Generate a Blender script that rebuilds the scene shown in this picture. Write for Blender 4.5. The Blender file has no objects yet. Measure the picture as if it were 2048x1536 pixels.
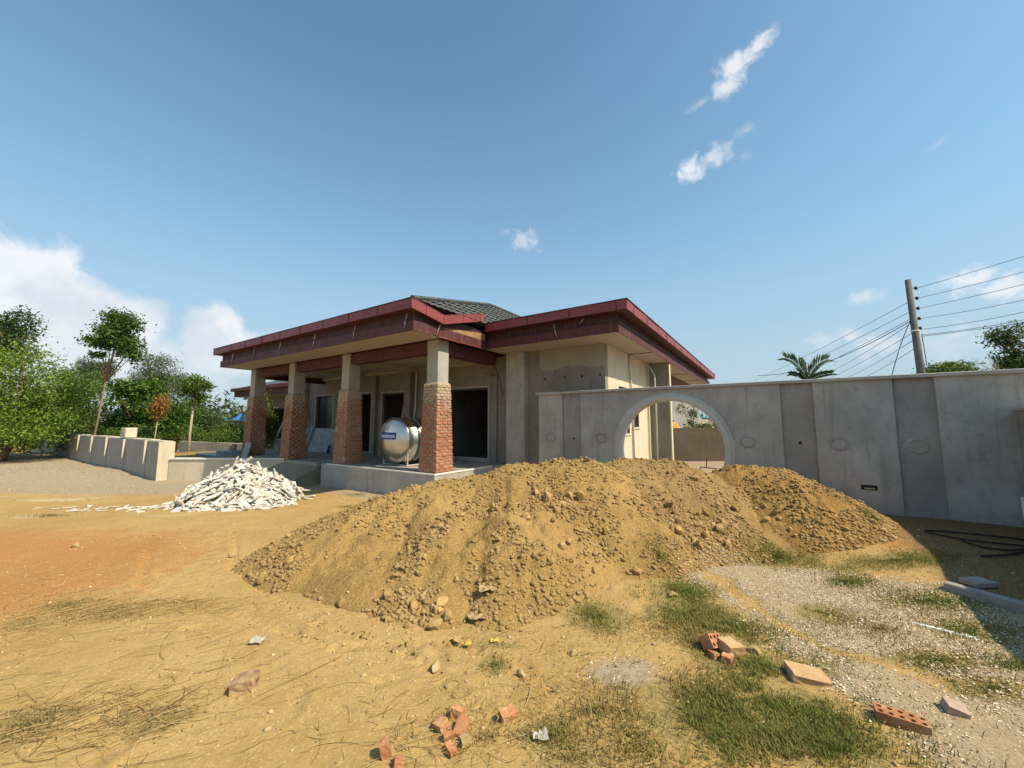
import bpy, bmesh, math, random
import numpy as np
from mathutils import Matrix, Vector, Euler
random.seed(7)
RNG = np.random.default_rng(7)
sc = bpy.context.scene
COL = sc.collection

# ------------------------------------------------------------------ camera
cam_d = bpy.data.cameras.new('camera'); cam = bpy.data.objects.new('camera', cam_d); COL.objects.link(cam)
cam.location = (0, 0, 1.65); cam.rotation_euler = (math.radians(90 + 5.784), 0, 0)
cam_d.sensor_width = 36; cam_d.lens = 36 * 770 / 2048; cam_d.clip_start = .05; cam_d.clip_end = 3000
sc.camera = cam
# ------------------------------------------------------------------ light
SUN_EL = math.radians(49)
SUN = Vector((.88, -.475, 0)).normalized() * math.cos(SUN_EL) + Vector((0, 0, math.sin(SUN_EL)))
sd = bpy.data.lights.new('sun', 'SUN'); sd.energy = 4.7; sd.angle = math.radians(.55); sd.color = (1, .86, .63)
so = bpy.data.objects.new('sun', sd); COL.objects.link(so); so.rotation_euler = SUN.to_track_quat('Z', 'Y').to_euler()
so.location = (20, -10, 30)
sc.view_settings.view_transform = 'Standard'; sc.view_settings.look = 'None'
sc.view_settings.exposure = .5; sc.view_settings.gamma = 1; sc.view_settings.use_curve_mapping = False
sc.render.engine = 'CYCLES'
sc.cycles.max_bounces = 6; sc.cycles.diffuse_bounces = 3; sc.cycles.glossy_bounces = 3
sc.cycles.use_adaptive_sampling = True; sc.cycles.use_denoising = True

# ------------------------------------------------------------------ node helpers
class NT:
    def __init__(s, tree): s.t = tree; s.t.nodes.clear()
    def n(s, typ, ins=None, **props):
        nd = s.t.nodes.new(typ)
        for k, v in props.items(): setattr(nd, k, v)
        for k, v in (ins or {}).items(): s.set(nd.inputs[k], v)
        return nd
    def set(s, sock, v):
        if isinstance(v, bpy.types.NodeSocket): s.t.links.new(v, sock)
        else: sock.default_value = v
    def math(s, op, a, b=0.0, c=0.0, clamp=False):
        nd = s.n('ShaderNodeMath', operation=op, use_clamp=clamp)
        for i, v in enumerate((a, b, c)): s.set(nd.inputs[i], v)
        return nd.outputs[0]
    def vmath(s, op, a, b=(0, 0, 0), out=0):
        nd = s.n('ShaderNodeVectorMath', operation=op)
        s.set(nd.inputs[0], a); s.set(nd.inputs[1], b)
        return nd.outputs[out]
    def mix(s, f, a, b, mode='MIX'):
        nd = s.n('ShaderNodeMix', data_type='RGBA', blend_type=mode)
        s.set(nd.inputs[0], f); s.set(nd.inputs[6], c4(a)); s.set(nd.inputs[7], c4(b))
        return nd.outputs[2]
    def noise(s, vec, scale, detail=5, rough=.6, dist=0.0):
        nd = s.n('ShaderNodeTexNoise', {'Vector': vec, 'Scale': scale, 'Detail': detail, 'Roughness': rough, 'Distortion': dist})
        return nd.outputs[0]
    def step(s, v, lo, hi):
        nd = s.n('ShaderNodeMapRange', {'Value': v, 'From Min': lo, 'From Max': hi}, interpolation_type='SMOOTHSTEP')
        return nd.outputs[0]
def c4(c):
    if isinstance(c, (tuple, list)) and len(c) == 3: return (c[0], c[1], c[2], 1)
    return c
def new_mat(name):
    m = bpy.data.materials.new(name); m.use_nodes = True
    return m, NT(m.node_tree)
def finish(t, color, rough=.9, metal=0.0, bump=None, bstr=.3, bdist=.02, spec=.25, extra=None):
    ins = {'Base Color': c4(color), 'Roughness': rough, 'Metallic': metal, 'Specular IOR Level': spec}
    if bump is not None:
        b = t.n('ShaderNodeBump', {'Height': bump, 'Strength': bstr, 'Distance': bdist})
        ins['Normal'] = b.outputs[0]
    ins.update(extra or {})
    p = t.n('ShaderNodeBsdfPrincipled', ins)
    o = t.n('ShaderNodeOutputMaterial', {'Surface': p.outputs[0]})
    return p
def pos(t): return t.n('ShaderNodeNewGeometry').outputs['Position']
def simple(name, c1, c2, scale=4, rough=.9, bstr=.25, bscale=40, bdist=.01, metal=0.0, vary=0.0, c3=None, s3=1.0, spec=.25):
    m, t = new_mat(name); p = pos(t)
    col = t.mix(t.step(t.noise(p, scale), .3, .7), c1, c2)
    if c3: col = t.mix(t.step(t.noise(p, s3, 6, .7), .48, .68), col, c3)
    if vary:
        r = t.n('ShaderNodeObjectInfo').outputs['Random']
        k = t.math('MULTIPLY_ADD', r, 2 * vary, 1 - vary)
        col = t.mix(1.0, col, t.n('ShaderNodeCombineColor', {0: k, 1: k, 2: k}).outputs[0], 'MULTIPLY')
    finish(t, col, rough, metal, t.noise(p, bscale, 4), bstr, bdist, spec)
    return m
def attr_mat(name, rough=.85, bump=0, trans=0.0, spec=.2):
    m, t = new_mat(name)
    a = t.n('ShaderNodeAttribute', attribute_name='col').outputs['Color']
    p = t.n('ShaderNodeBsdfPrincipled', {'Base Color': a, 'Roughness': rough, 'Specular IOR Level': spec})
    sh = p.outputs[0]
    if trans:
        tr = t.n('ShaderNodeBsdfTranslucent', {'Color': t.mix(1.0, a, (1.0, 1.0, .5), 'MULTIPLY')})
        mx = t.n('ShaderNodeMixShader', {0: trans, 1: sh, 2: tr.outputs[0]}); sh = mx.outputs[0]
    t.n('ShaderNodeOutputMaterial', {'Surface': sh})
    return m

# ------------------------------------------------------------------ world: sky and clouds
world = bpy.data.worlds.new('World'); sc.world = world; world.use_nodes = True
def make_world():
    t = NT(world.node_tree)
    sky = t.n('ShaderNodeTexSky', sky_type='NISHITA', sun_disc=False, sun_elevation=SUN_EL,
              sun_rotation=math.atan2(SUN.x, SUN.y), air_density=1.0, dust_density=1.6, ozone_density=1.0, altitude=100)
    d = t.n('ShaderNodeTexCoord').outputs['Generated']
    d = t.vmath('NORMALIZE', d)
    n1 = t.noise(d, 11, 7, .58, .4); n3 = t.noise(d, 38, 5, .62, .5); nb = t.noise(d, 6, 4, .6)
    big = t.math('MULTIPLY_ADD', t.math('SUBTRACT', n1, .5), 1.7, 1.3)
    fine = t.math('ADD', t.math('MULTIPLY', t.math('SUBTRACT', n3, .5), 1.9), t.math('MULTIPLY_ADD', t.math('SUBTRACT', n1, .5), .6, .92))
    # each cloud: azimuth (from +Y towards +X), elevation, half width, half height (degrees), roll, strength, softness
    clouds = [(-53.8, 11.4, 3.5, 5.6, -30, 1, 0.3), (-50.5, 9.8, 4.0, 5.1, -30, 1, 0.3), (-46.9, 9.0, 4.2, 4.5, -28, 1, 0.35), (-55.1, 8.0, 5.7, 8.0, 0, 1, 0.35), (-50.7, 4.1, 9.3, 5.2, 0, 0.9, 0.5), (-38.3, 9.7, 2.8, 3.6, 0, 1, 0.25), (-35.6, 8.5, 3.6, 2.7, -10, 0.95, 0.35), (-43.5, 5.7, 6.5, 3.8, 0, 0.85, 0.5), (-31.4, 8.0, 5.2, 3.2, 0, 0.6, 0.7), (-43.6, 12.8, 1.2, 0.6, -10, 0.7, 0.4), (34.8, 41.1, 2.1, 0.8, 25, 0.9, 0.5), (32.1, 40.3, 1.9, 1.4, 50, 0.95, 0.5), (31.1, 39.0, 1.7, 1.1, 0, 0.9, 0.5), (28.2, 38.4, 2.0, 0.4, 12, 0.5, 0.8), (26.5, 31.9, 1.9, 1.3, 15, 0.9, 0.45), (29.4, 32.6, 1.6, 1.1, 15, 0.85, 0.5), (33.1, 34.3, 1.1, 0.6, 0, 0.35, 0.9), (32.9, 31.8, 0.7, 0.6, 0, 0.3, 0.9), (2.0, 26.0, 2.0, 1.5, 0, 0.85, 0.4), (-0.9, 27.3, 1.0, 0.5, 0, 0.35, 0.9), (50.9, 13.5, 2.2, 1.2, 5, 0.85, 0.5), (52.9, 12.3, 1.9, 1.2, 0, 0.8, 0.5), (43.3, 13.6, 2.0, 0.8, 8, 0.55, 0.7), (41.8, 9.9, 1.8, 0.9, 0, 0.85, 0.5), (39.6, 9.5, 1.7, 1.0, 0, 0.6, 0.6), (44.1, 8.4, 2.6, 1.4, 0, 0.75, 0.6), (49.1, 7.6, 4.4, 1.7, 0, 0.55, 0.7), (49.9, 26.5, 1.0, 0.3, 25, 0.25, 0.9),
              (75, 12, 12, 5, 0, .9, .5), (-100, 16, 16, 9, 0, .9, .5), (150, 14, 18, 7, 0, .9, .5), (-160, 20, 14, 6, 0, .8, .5)]
    dens = None; shade = None
    for az, el, rx, ry, roll, st, soft in clouds:
        a, e = math.radians(az), math.radians(el)
        c = Vector((math.sin(a) * math.cos(e), math.cos(a) * math.cos(e), math.sin(e)))
        r = Vector((math.cos(a), -math.sin(a), 0)); u = r.cross(c)
        q = math.radians(roll); r2 = r * math.cos(q) + u * math.sin(q); u2 = -r * math.sin(q) + u * math.cos(q)
        large = rx > 2.6 and ry > 2
        if not large: rx, ry = rx * 1.3, ry * 1.5
        rot = Matrix((r2, -u2, c)).transposed().to_euler()
        mp = t.n('ShaderNodeMapping', {'Vector': d, 'Location': tuple(c), 'Rotation': tuple(rot), 'Scale': (math.radians(rx), math.radians(ry), .6)}, vector_type='TEXTURE')
        rr = t.vmath('LENGTH', mp.outputs[0], out=1)
        m = t.math('SUBTRACT', big if large else fine, rr)
        m = t.math('MULTIPLY', t.step(m, 0.0, soft + (.15 if large else .35)), st)
        dens = m if dens is None else t.math('MAXIMUM', dens, m)
    el = t.n('ShaderNodeSeparateXYZ', {0: d}).outputs[2]
    ccol = t.mix(t.step(nb, .38, .62), (3.7, 4.05, 4.5), (5.2, 5.2, 5.25))
    ccol = t.mix(t.math('SUBTRACT', 1.0, t.step(el, .04, .22)), ccol, (4.0, 4.35, 4.6))
    sky_c = t.mix(1.0, sky.outputs[0], (.68, .94, .93), 'MULTIPLY')
    sky_c = t.mix(t.math('MULTIPLY', t.math('SUBTRACT', 1.0, t.step(el, .1, .9)), .52), sky_c, (2.2, 3.55, 4.75))
    base = t.mix(t.math('MULTIPLY', t.math('SUBTRACT', 1.0, t.step(el, -.02, .46)), .78), sky_c, (2.7, 3.2, 3.5))
    col = t.mix(t.math('MULTIPLY', dens, .85), base, ccol)
    bg = t.n('ShaderNodeBackground', {'Color': col, 'Strength': .135})
    t.n('ShaderNodeOutputWorld', {'Surface': bg.outputs[0]})
make_world()
world.cycles.sampling_method = 'MANUAL'; world.cycles.sample_map_resolution = 256

# ------------------------------------------------------------------ mesh helpers
E1 = np.array([-.8318, .555]); E1 /= np.linalg.norm(E1); E2 = np.array([E1[1], -E1[0]])
OR = np.array([-1.7766, 9.0])
def W(a, b, z=0.0):
    """house frame (a along the front towards the left, b into depth) to world"""
    q = OR + a * E1 + b * E2
    return (float(q[0]), float(q[1]), float(z))
def AB(x, y):
    dx, dy = x - OR[0], y - OR[1]
    return dx * E1[0] + dy * E1[1], dx * E2[0] + dy * E2[1]
WM = {}
def link(o, parent=None, basis=None):
    COL.objects.link(o)
    basis = basis or Matrix.Identity(4)
    if parent is not None:
        o.parent = parent; o.matrix_parent_inverse = WM[parent.name].inverted()
    o.matrix_basis = basis; WM[o.name] = basis
    return o
def tag(o, label=None, cat=None, group=None, kind=None):
    if label: o['label'] = label
    if cat: o['category'] = cat
    if group: o['group'] = group
    if kind: o['kind'] = kind
    return o
def thing(name, loc, label, cat, group=None):
    o = bpy.data.objects.new(name, None); o.empty_display_size = .2
    link(o, None, Matrix.Translation(loc)); return tag(o, label, cat, group)
class MB:
    def __init__(s): s.v = []; s.f = []
    def add(s, vs, fs):
        k = len(s.v); s.v += [tuple(v) for v in vs]; s.f += [tuple(i + k for i in f) for f in fs]; return s
    def hexa(s, p):  # 8 points: bottom 4 ccw, top 4
        return s.add(p, [(3, 2, 1, 0), (4, 5, 6, 7), (0, 1, 5, 4), (1, 2, 6, 5), (2, 3, 7, 6), (3, 0, 4, 7)])
    def box(s, x0, x1, y0, y1, z0, z1):
        return s.hexa([(x0, y0, z0), (x1, y0, z0), (x1, y1, z0), (x0, y1, z0), (x0, y0, z1), (x1, y0, z1), (x1, y1, z1), (x0, y1, z1)])
    def ob(s, a0, a1, b0, b1, z0, z1):  # box in the house frame
        return s.hexa([W(a1, b0, z0), W(a0, b0, z0), W(a0, b1, z0), W(a1, b1, z0), W(a1, b0, z1), W(a0, b0, z1), W(a0, b1, z1), W(a1, b1, z1)])
    def tb(s, c, size, M):  # box size centred, transformed by 3x3/4x4 M about c
        x, y, z = [k / 2 for k in size]
        ps = [(-x, -y, -z), (x, -y, -z), (x, y, -z), (-x, y, -z), (-x, -y, z), (x, -y, z), (x, y, z), (-x, y, z)]
        return s.hexa([tuple(Vector(c) + M @ Vector(p)) for p in ps])
    def quad(s, *p): return s.add(p, [tuple(range(len(p)))])
    def tube(s, pts, rad, seg=8, caps=True):
        pts = [Vector(p) for p in pts]; n = len(pts)
        rads = rad if isinstance(rad, (list, tuple)) else [rad] * n
        vs = []; up = Vector((0, 0, 1))
        for i, p in enumerate(pts):
            d = (pts[min(i + 1, n - 1)] - pts[max(i - 1, 0)])
            d = d.normalized() if d.length > 1e-9 else Vector((0, 0, 1))
            r = d.cross(up if abs(d.z) < .95 else Vector((1, 0, 0))).normalized(); u = r.cross(d)
            for k in range(seg):
                an = 2 * math.pi * k / seg
                vs.append(p + (r * math.cos(an) + u * math.sin(an)) * rads[i])
        fs = [(i * seg + k, i * seg + (k + 1) % seg, (i + 1) * seg + (k + 1) % seg, (i + 1) * seg + k) for i in range(n - 1) for k in range(seg)]
        if caps: fs += [tuple(range(seg - 1, -1, -1)), tuple((n - 1) * seg + k for k in range(seg))]
        return s.add(vs, fs)
    def lathe(s, prof, c, axis, seg=40):  # prof: (along axis, radius)
        ax = Vector(axis).normalized(); r = ax.cross(Vector((0, 0, 1))).normalized(); u = r.cross(ax); vs = []
        for t_, ra in prof:
            for k in range(seg):
                an = 2 * math.pi * k / seg
                vs.append(Vector(c) + ax * t_ + (r * math.cos(an) + u * math.sin(an)) * ra)
        return s.add(vs, [(i * seg + k, i * seg + (k + 1) % seg, (i + 1) * seg + (k + 1) % seg, (i + 1) * seg + k) for i in range(len(prof) - 1) for k in range(seg)])
    def mesh(s, name, mat=None, smooth=False, bevel=0.0):
        me = bpy.data.meshes.new(name); me.from_pydata(s.v, [], s.f)
        bm = bmesh.new(); bm.from_mesh(me)
        bmesh.ops.recalc_face_normals(bm, faces=bm.faces)
        if bevel: bmesh.ops.bevel(bm, geom=bm.edges[:], offset=bevel, segments=1, affect='EDGES', clamp_overlap=True)
        bm.to_mesh(me); bm.free()
        if mat: me.materials.append(mat)
        if smooth: me.polygons.foreach_set('use_smooth', [True] * len(me.polygons))
        return me
    def build(s, name, mat, parent=None, smooth=False, bevel=0.0):
        return link(bpy.data.objects.new(name, s.mesh(name, mat, smooth, bevel)), parent)
def mesh_np(name, V, F, mat, smooth=False, attrs=None):
    V = np.asarray(V, np.float32); F = np.asarray(F, np.int32); k = F.shape[1]
    me = bpy.data.meshes.new(name)
    me.vertices.add(len(V)); me.vertices.foreach_set('co', V.ravel())
    me.loops.add(F.size); me.loops.foreach_set('vertex_index', F.ravel())
    me.polygons.add(len(F)); me.polygons.foreach_set('loop_start', np.arange(0, F.size, k, dtype=np.int32))
    me.polygons.foreach_set('loop_total', np.full(len(F), k, np.int32))
    if smooth: me.polygons.foreach_set('use_smooth', np.ones(len(F), bool))
    for an, arr in (attrs or {}).items():
        a = me.attributes.new(an, 'FLOAT_COLOR', 'POINT')
        arr = np.asarray(arr, np.float32)
        if arr.shape[1] == 3: arr = np.concatenate([arr, np.ones((len(arr), 1), np.float32)], 1)
        a.data.foreach_set('color', arr.ravel())
    me.update(calc_edges=True); me.validate()
    if mat: me.materials.append(mat)
    return me
def obj_np(name, V, F, mat, parent=None, smooth=False, attrs=None):
    return link(bpy.data.objects.new(name, mesh_np(name, V, F, mat, smooth, attrs)), parent)
def rotmats(n, tilt=None, rng=RNG):
    """n random rotations: spin about z, then tilt (radians, array or None for full random)"""
    if tilt is None:
        q = rng.normal(size=(n, 4)); q /= np.linalg.norm(q, axis=1, keepdims=True)
        w, x, y, z = q.T
        return np.stack([np.stack([1 - 2 * (y * y + z * z), 2 * (x * y - z * w), 2 * (x * z + y * w)], -1),
                         np.stack([2 * (x * y + z * w), 1 - 2 * (x * x + z * z), 2 * (y * z - x * w)], -1),
                         np.stack([2 * (x * z - y * w), 2 * (y * z + x * w), 1 - 2 * (x * x + y * y)], -1)], 1)
    s = rng.uniform(0, 2 * np.pi, n); h = rng.uniform(0, 2 * np.pi, n); t = tilt
    def Rz(a): c, k = np.cos(a), np.sin(a); o = np.zeros_like(a); i = o + 1; return np.stack([np.stack([c, -k, o], -1), np.stack([k, c, o], -1), np.stack([o, o, i], -1)], 1)
    def Rx(a): c, k = np.cos(a), np.sin(a); o = np.zeros_like(a); i = o + 1; return np.stack([np.stack([i, o, o], -1), np.stack([o, c, -k], -1), np.stack([o, k, c], -1)], 1)
    return Rz(h) @ Rx(t) @ Rz(s)
def scatter(TV, TF, P, R, S):
    TV = np.asarray(TV, float); TF = np.asarray(TF); n = len(P); k = len(TV)
    V = np.einsum('nij,nkj->nki', R, TV[None] * np.asarray(S).reshape(n, 1, -1)) + np.asarray(P)[:, None]
    F = TF[None] + (np.arange(n) * k)[:, None, None]
    return V.reshape(-1, 3), F.reshape(-1, TF.shape[1])
# ---- value noise on numpy
def _h(ix, iy, seed):
    n = (ix.astype(np.int64) * 374761393 + iy.astype(np.int64) * 668265263 + seed * 1442695041) & 0xffffffff
    n = ((n ^ (n >> 13)) * 1274126177) & 0xffffffff
    return ((n ^ (n >> 16)) & 0xffff) / 65535.0
def vnoise(x, y, seed=0):
    x = np.asarray(x, float); y = np.asarray(y, float)
    ix, iy = np.floor(x), np.floor(y); fx, fy = x - ix, y - iy
    fx = fx * fx * (3 - 2 * fx); fy = fy * fy * (3 - 2 * fy)
    a, b, c, d = _h(ix, iy, seed), _h(ix + 1, iy, seed), _h(ix, iy + 1, seed), _h(ix + 1, iy + 1, seed)
    return (a + (b - a) * fx) * (1 - fy) + (c + (d - c) * fx) * fy
def fbm(x, y, oct=4, seed=0, gain=.5):
    s = 0; am = 1; tot = 0
    for i in range(oct):
        s = s + am * vnoise(x * 2 ** i + 17.3 * i, y * 2 ** i - 9.1 * i, seed + i); tot += am; am *= gain
    return s / tot - .5
def S(t): t = np.clip(t, 0, 1); return t * t * (3 - 2 * t)
def gbase(x, y):
    """smooth site level"""
    return (.2 * S((x - 2.6) / 2.6) * S((y - 2.0) / 2.6) - .1 * S((y - 6) / 3) * (1 - S((x - 2) / 2))
            - .12 * S((-x - 3) / 6) * S((y - 6) / 6) + .2 * np.exp(-((x + 17.5) / 3.2) ** 2 - ((y - 14.2) / 1.6) ** 2))
FOOT = [(random.uniform(-4, 2), random.uniform(1.6, 4.5), random.uniform(0, 6.3), random.uniform(.5, 1)) for _ in range(46)]
TRACKS = [((-.1, 2.35), (-.75, 2.95), (-1.6, 3.35), (-3.2, 4.6), (-4.5, 6.5)), ((.25, 2.6), (-.4, 3.1), (-1.3, 3.0), (-3.8, 4.1), (-5.4, 6.0))]
def wear(x, y):
    d = np.zeros(np.shape(x))
    for fx, fy, fa, fd in FOOT:
        u = (x - fx) * math.cos(fa) + (y - fy) * math.sin(fa); v = -(x - fx) * math.sin(fa) + (y - fy) * math.cos(fa)
        q = (u / .14) ** 2 + (v / .055) ** 2
        d = d - .02 * fd * np.exp(-q ** 2) + .006 * fd * np.exp(-(np.sqrt(q) - 1.25) ** 2 * 12)
    for T in TRACKS:
        for (xa, ya), (xb, yb) in zip(T[:-1], T[1:]):
            dx, dy = xb - xa, yb - ya; L = math.hypot(dx, dy); t = np.clip(((x - xa) * dx + (y - ya) * dy) / (L * L), 0, 1)
            r = np.hypot(x - xa - t * dx, y - ya - t * dy)
            d = d + (-.016 - .008 * np.sin(t * L * 70)) * np.exp(-(r / .055) ** 4) + .005 * np.exp(-((r - .085) / .03) ** 2)
    return d
def gz(x, y):
    x = np.asarray(x, float); y = np.asarray(y, float)
    if x.size > 100000: return gz0(x, y) + wear(x, y)
    return gz0(x, y)
def gz0(x, y):
    f = 1 - S((np.hypot(x, y) - 12) / 20)
    return gbase(x, y) + f * (.07 * fbm(x * .7, y * .7, 3, 5) + .014 * fbm(x * 4, y * 4, 3, 11) + .010 * fbm(x * 14, y * 14, 2, 21))
M1 = [(-2.17, 4.80, 0.35), (-2.06, 4.90, 0.46), (-1.86, 5.10, 0.60), (-1.32, 5.50, 0.81), (-0.70, 5.75, 0.89), (-0.03, 5.95, 1.01), (0.59, 6.10, 1.08), (1.11, 6.15, 1.08), (1.43, 6.20, 0.93)]
SPURS = [[(-2.03, 4.48, 0.02), (-2.04, 4.85, 0.41)], [(-1.66, 4.02, 0.02), (-1.99, 4.95, 0.48)], [(-1.41, 3.70, 0.02), (-1.86, 5.10, 0.60)], [(-1.13, 3.48, 0.02), (-1.57, 5.30, 0.75)], [(-0.89, 3.30, 0.02), (-1.03, 5.60, 0.86)], [(-0.61, 3.24, 0.02), (-0.62, 5.75, 0.91)], [(-0.10, 3.29, 0.02), (-0.03, 5.95, 1.01)], [(0.28, 3.48, 0.02), (0.28, 6.00, 1.05)], [(0.59, 3.77, 0.02), (0.59, 6.10, 1.08)], [(1.01, 4.14, 0.02), (0.91, 6.10, 1.08)], [(1.45, 4.48, 0.02), (1.11, 6.15, 1.08)]]
M2 = [(1.64, 6.70, 0.97), (1.97, 6.80, 1.04), (2.68, 6.85, 1.00), (3.20, 6.85, 0.86), (3.58, 6.75, 0.78)]
M3 = [(3.48, 6.80, 0.80), (3.85, 6.75, 0.91), (4.38, 6.40, 0.95), (4.55, 6.20, 0.78), (4.65, 5.95, 0.59), (4.87, 5.70, 0.44), (5.00, 5.40, 0.26)]
def ridge(x, y, pts, slope, seed, amp=1.0, spurs=()):
    best = np.full(np.shape(x), -9.0); run = np.zeros(np.shape(x)); off = np.zeros(np.shape(x))
    wx = x + .25 * fbm(x * 1.1, y * 1.1, 3, seed); wy = y + .25 * fbm(x * 1.1, y * 1.1, 3, seed + 40)
    s0 = 0.0
    for k, (a, b) in enumerate(list(zip(pts[:-1], pts[1:])) + [tuple(q) for q in spurs]):
        (x0, y0, z0), (x1, y1, z1) = a, b
        dx, dy = x1 - x0, y1 - y0; L = math.hypot(dx, dy)
        t = np.clip(((wx - x0) * dx + (wy - y0) * dy) / (L * L), 0, 1)
        d = np.hypot(wx - x0 - t * dx, wy - y0 - t * dy)
        dd = np.sqrt(d * d + .05) - .1
        main = k < len(pts) - 1
        h = z0 + t * (z1 - z0) - (slope if main else .48) * dd + (.055 if main else .03)
        if main:
            up = h > best; run = np.where(up, s0 + t * L, run); off = np.where(up, d, off); s0 += L
        best = np.maximum(best, h)
    on = S((best - gbase(x, y)) / .25)
    lump = .13 * fbm(x * 2.0, y * 2.0, 3, seed + 3) + .12 * np.abs(fbm(x * 5, y * 5, 3, seed + 7)) + .055 * fbm(x * 13, y * 13, 3, seed + 9, .65) - .02
    rill = .05 * fbm(run * 2.6 + 1.3 * fbm(x * 1.6, y * 1.6, 3, seed + 60), off * 1.1, 4, seed + 21) * S(off / .8)
    if spurs:   # one scooped hollow and a slumped bulge on the near face
        lump = lump - .17 * np.exp(-((x + 1.35) / .40) ** 2 - ((y - 4.55) / .42) ** 2) + .13 * np.exp(-((x - .15) / .7) ** 2 - ((y - 4.3) / .5) ** 2) - .10 * np.exp(-((x + .55) / .16) ** 2 - ((y - 4.5) / .6) ** 2)
    clod = np.maximum(0, fbm(x * 9, y * 9, 3, seed + 31) - .08) * .22 * S(.5 + 3 * fbm(x * 1.4, y * 1.4, 3, seed + 33))
    return best + on * (lump + rill + clod) * amp
def mound1(x, y): return ridge(x, y, M1, .62, 100, 1.0, SPURS)
def mound2(x, y): return ridge(x, y, M2, .50, 200)
def mound3(x, y): return ridge(x, y, M3, .62, 300)
def surf(x, y):
    return np.maximum.reduce([gz(x, y), mound1(x, y), mound2(x, y), mound3(x, y)])
def sz(x, y): return float(surf(np.array([x]), np.array([y]))[0])

# ------------------------------------------------------------------ materials
def concrete(name, c1, c2, dark, streak=.5, rough=.92, bstr=.18):
    """trowelled cement render: cloudy tone, hairline scratches, vertical run marks"""
    m, t = new_mat(name); p = pos(t)
    col = t.mix(t.step(t.noise(p, 1.1, 8, .65), .3, .7), c1, c2)
    col = t.mix(t.math('MULTIPLY', t.step(t.noise(p, 5, 6, .7, 1.0), .5, .74), .35), col, dark)
    col = t.mix(t.math('MULTIPLY', t.step(t.noise(t.vmath('MULTIPLY', p, (2.2, 2.2, .5)), 1, 7, .7, .8), .52, .72), .28), col, dark)
    ck = t.math('ABSOLUTE', t.math('SUBTRACT', t.noise(p, 1.7, 7, .62, .5), .5))
    col = t.mix(t.math('MULTIPLY', t.math('SUBTRACT', 1.0, t.step(ck, .0008, .004)), .35), col, dark)
    sv = t.vmath('MULTIPLY', p, (9, 9, .7))
    col = t.mix(t.math('MULTIPLY', t.step(t.noise(sv, 1, 4, .6), .52, .78), streak), col, dark)
    col = t.mix(t.math('MULTIPLY', t.step(t.noise(p, 55, 3, .7), .55, .8), .25), col, dark)
    finish(t, col, rough, 0, t.math('ADD', t.noise(t.vmath('MULTIPLY', p, (1, 1, 2.5)), 9, 7, .75), t.math('MULTIPLY', t.noise(p, 90, 3), .4)), bstr, .02)
    return m
MT = {}
MT['wall'] = concrete('cement_render', (0.264, 0.246, 0.217), (0.196, 0.180, 0.158), (0.096, 0.084, 0.068))
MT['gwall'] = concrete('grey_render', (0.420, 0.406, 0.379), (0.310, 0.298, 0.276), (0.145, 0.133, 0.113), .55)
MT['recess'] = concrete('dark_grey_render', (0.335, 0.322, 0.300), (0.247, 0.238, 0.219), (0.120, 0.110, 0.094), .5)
MT['cap'] = concrete('cap_render', (0.404, 0.397, 0.378), (0.328, 0.321, 0.304), (0.189, 0.179, 0.159), .25)
MT['pillar'] = concrete('pillar_concrete', (.40, .385, .34), (.33, .32, .285), (.20, .185, .155), .3)
MT['fin'] = concrete('fin_render', (.36, .34, .31), (.30, .285, .26), (.20, .185, .16), .3)
MT['dry'] = concrete('pale_sunlit_render', (.60, .53, .41), (.50, .44, .335), (.32, .27, .2), .4)  # pale render; on sun-facing walls its raised tone puts sunlight into the colour
MT['plaster'] = concrete('ceiling_plaster', (0.399, 0.359, 0.310), (0.323, 0.291, 0.250), (0.237, 0.213, 0.180), .1)
MT['tilewhite'] = simple('white_tile_edge', (.72, .71, .68), (.62, .61, .58), 6, .5)
MT['floor'] = simple('terrace_floor', (.30, .285, .26), (.22, .21, .19), 3, .7, c3=(.36, .34, .3), s3=2)
MT['dark'] = simple('dark_interior', (.035, .032, .03), (.025, .023, .022), 3, .95)
MT['glass'] = simple('dusty_glass', (.03, .033, .035), (.05, .055, .06), 2, .12, .02, spec=.5)
MT['frame'] = simple('window_frame', (.05, .05, .052), (.07, .07, .07), 8, .5)
MT['stone_grey'] = simple('grey_stone_slab', (.27, .30, .33), (.20, .225, .25), 14, .45, .05, c3=(.36, .39, .41), s3=5)
MT['timber'] = simple('bare_timber', (.33, .20, .10), (.24, .14, .07), 9, .8)
MT['pipe'] = simple('grey_pvc', (.55, .54, .50), (.48, .47, .44), 9, .5)
MT['cable'] = simple('black_cable', (.018, .016, .015), (.03, .027, .024), 9, .6)
MT['rust'] = simple('rusty_pipe', (.16, .08, .04), (.10, .05, .03), 20, .8)
MT['steelbar'] = simple('painted_angle_iron', (.50, .47, .42), (.40, .37, .33), 9, .45)
def metal_sheet(name, c1, c2, rust, rough=.42):
    m, t = new_mat(name); p = pos(t)
    col = t.mix(t.step(t.noise(p, 2.5, 6, .65), .3, .72), c1, c2)
    col = t.mix(t.math('MULTIPLY', t.step(t.noise(p, 8, 8, .7, .8), .53, .70), .45), col, rust)
    col = t.mix(t.math('MULTIPLY', t.step(t.noise(t.vmath('MULTIPLY', p, (14, 14, 1.2)), 1, 4, .6), .52, .8), .35), col, (.22, .15, .12))
    finish(t, col, t.math('MULTIPLY_ADD', t.noise(p, 6), .3, rough - .1), 0, t.noise(p, 2.2, 4), .35, .05, .4)
    return m
MT['trim'] = metal_sheet('maroon_sheet', (0.228, 0.047, 0.047), (0.173, 0.036, 0.039), (0.297, 0.112, 0.083))
MT['fascia'] = metal_sheet('dark_maroon_board', (.085, .022, .023), (.062, .017, .019), (.20, .075, .04), .55)
MT['fascia_up'] = metal_sheet('brown_maroon_board', (.06, .022, .023), (.042, .017, .019), (.14, .06, .045), .6)
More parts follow.
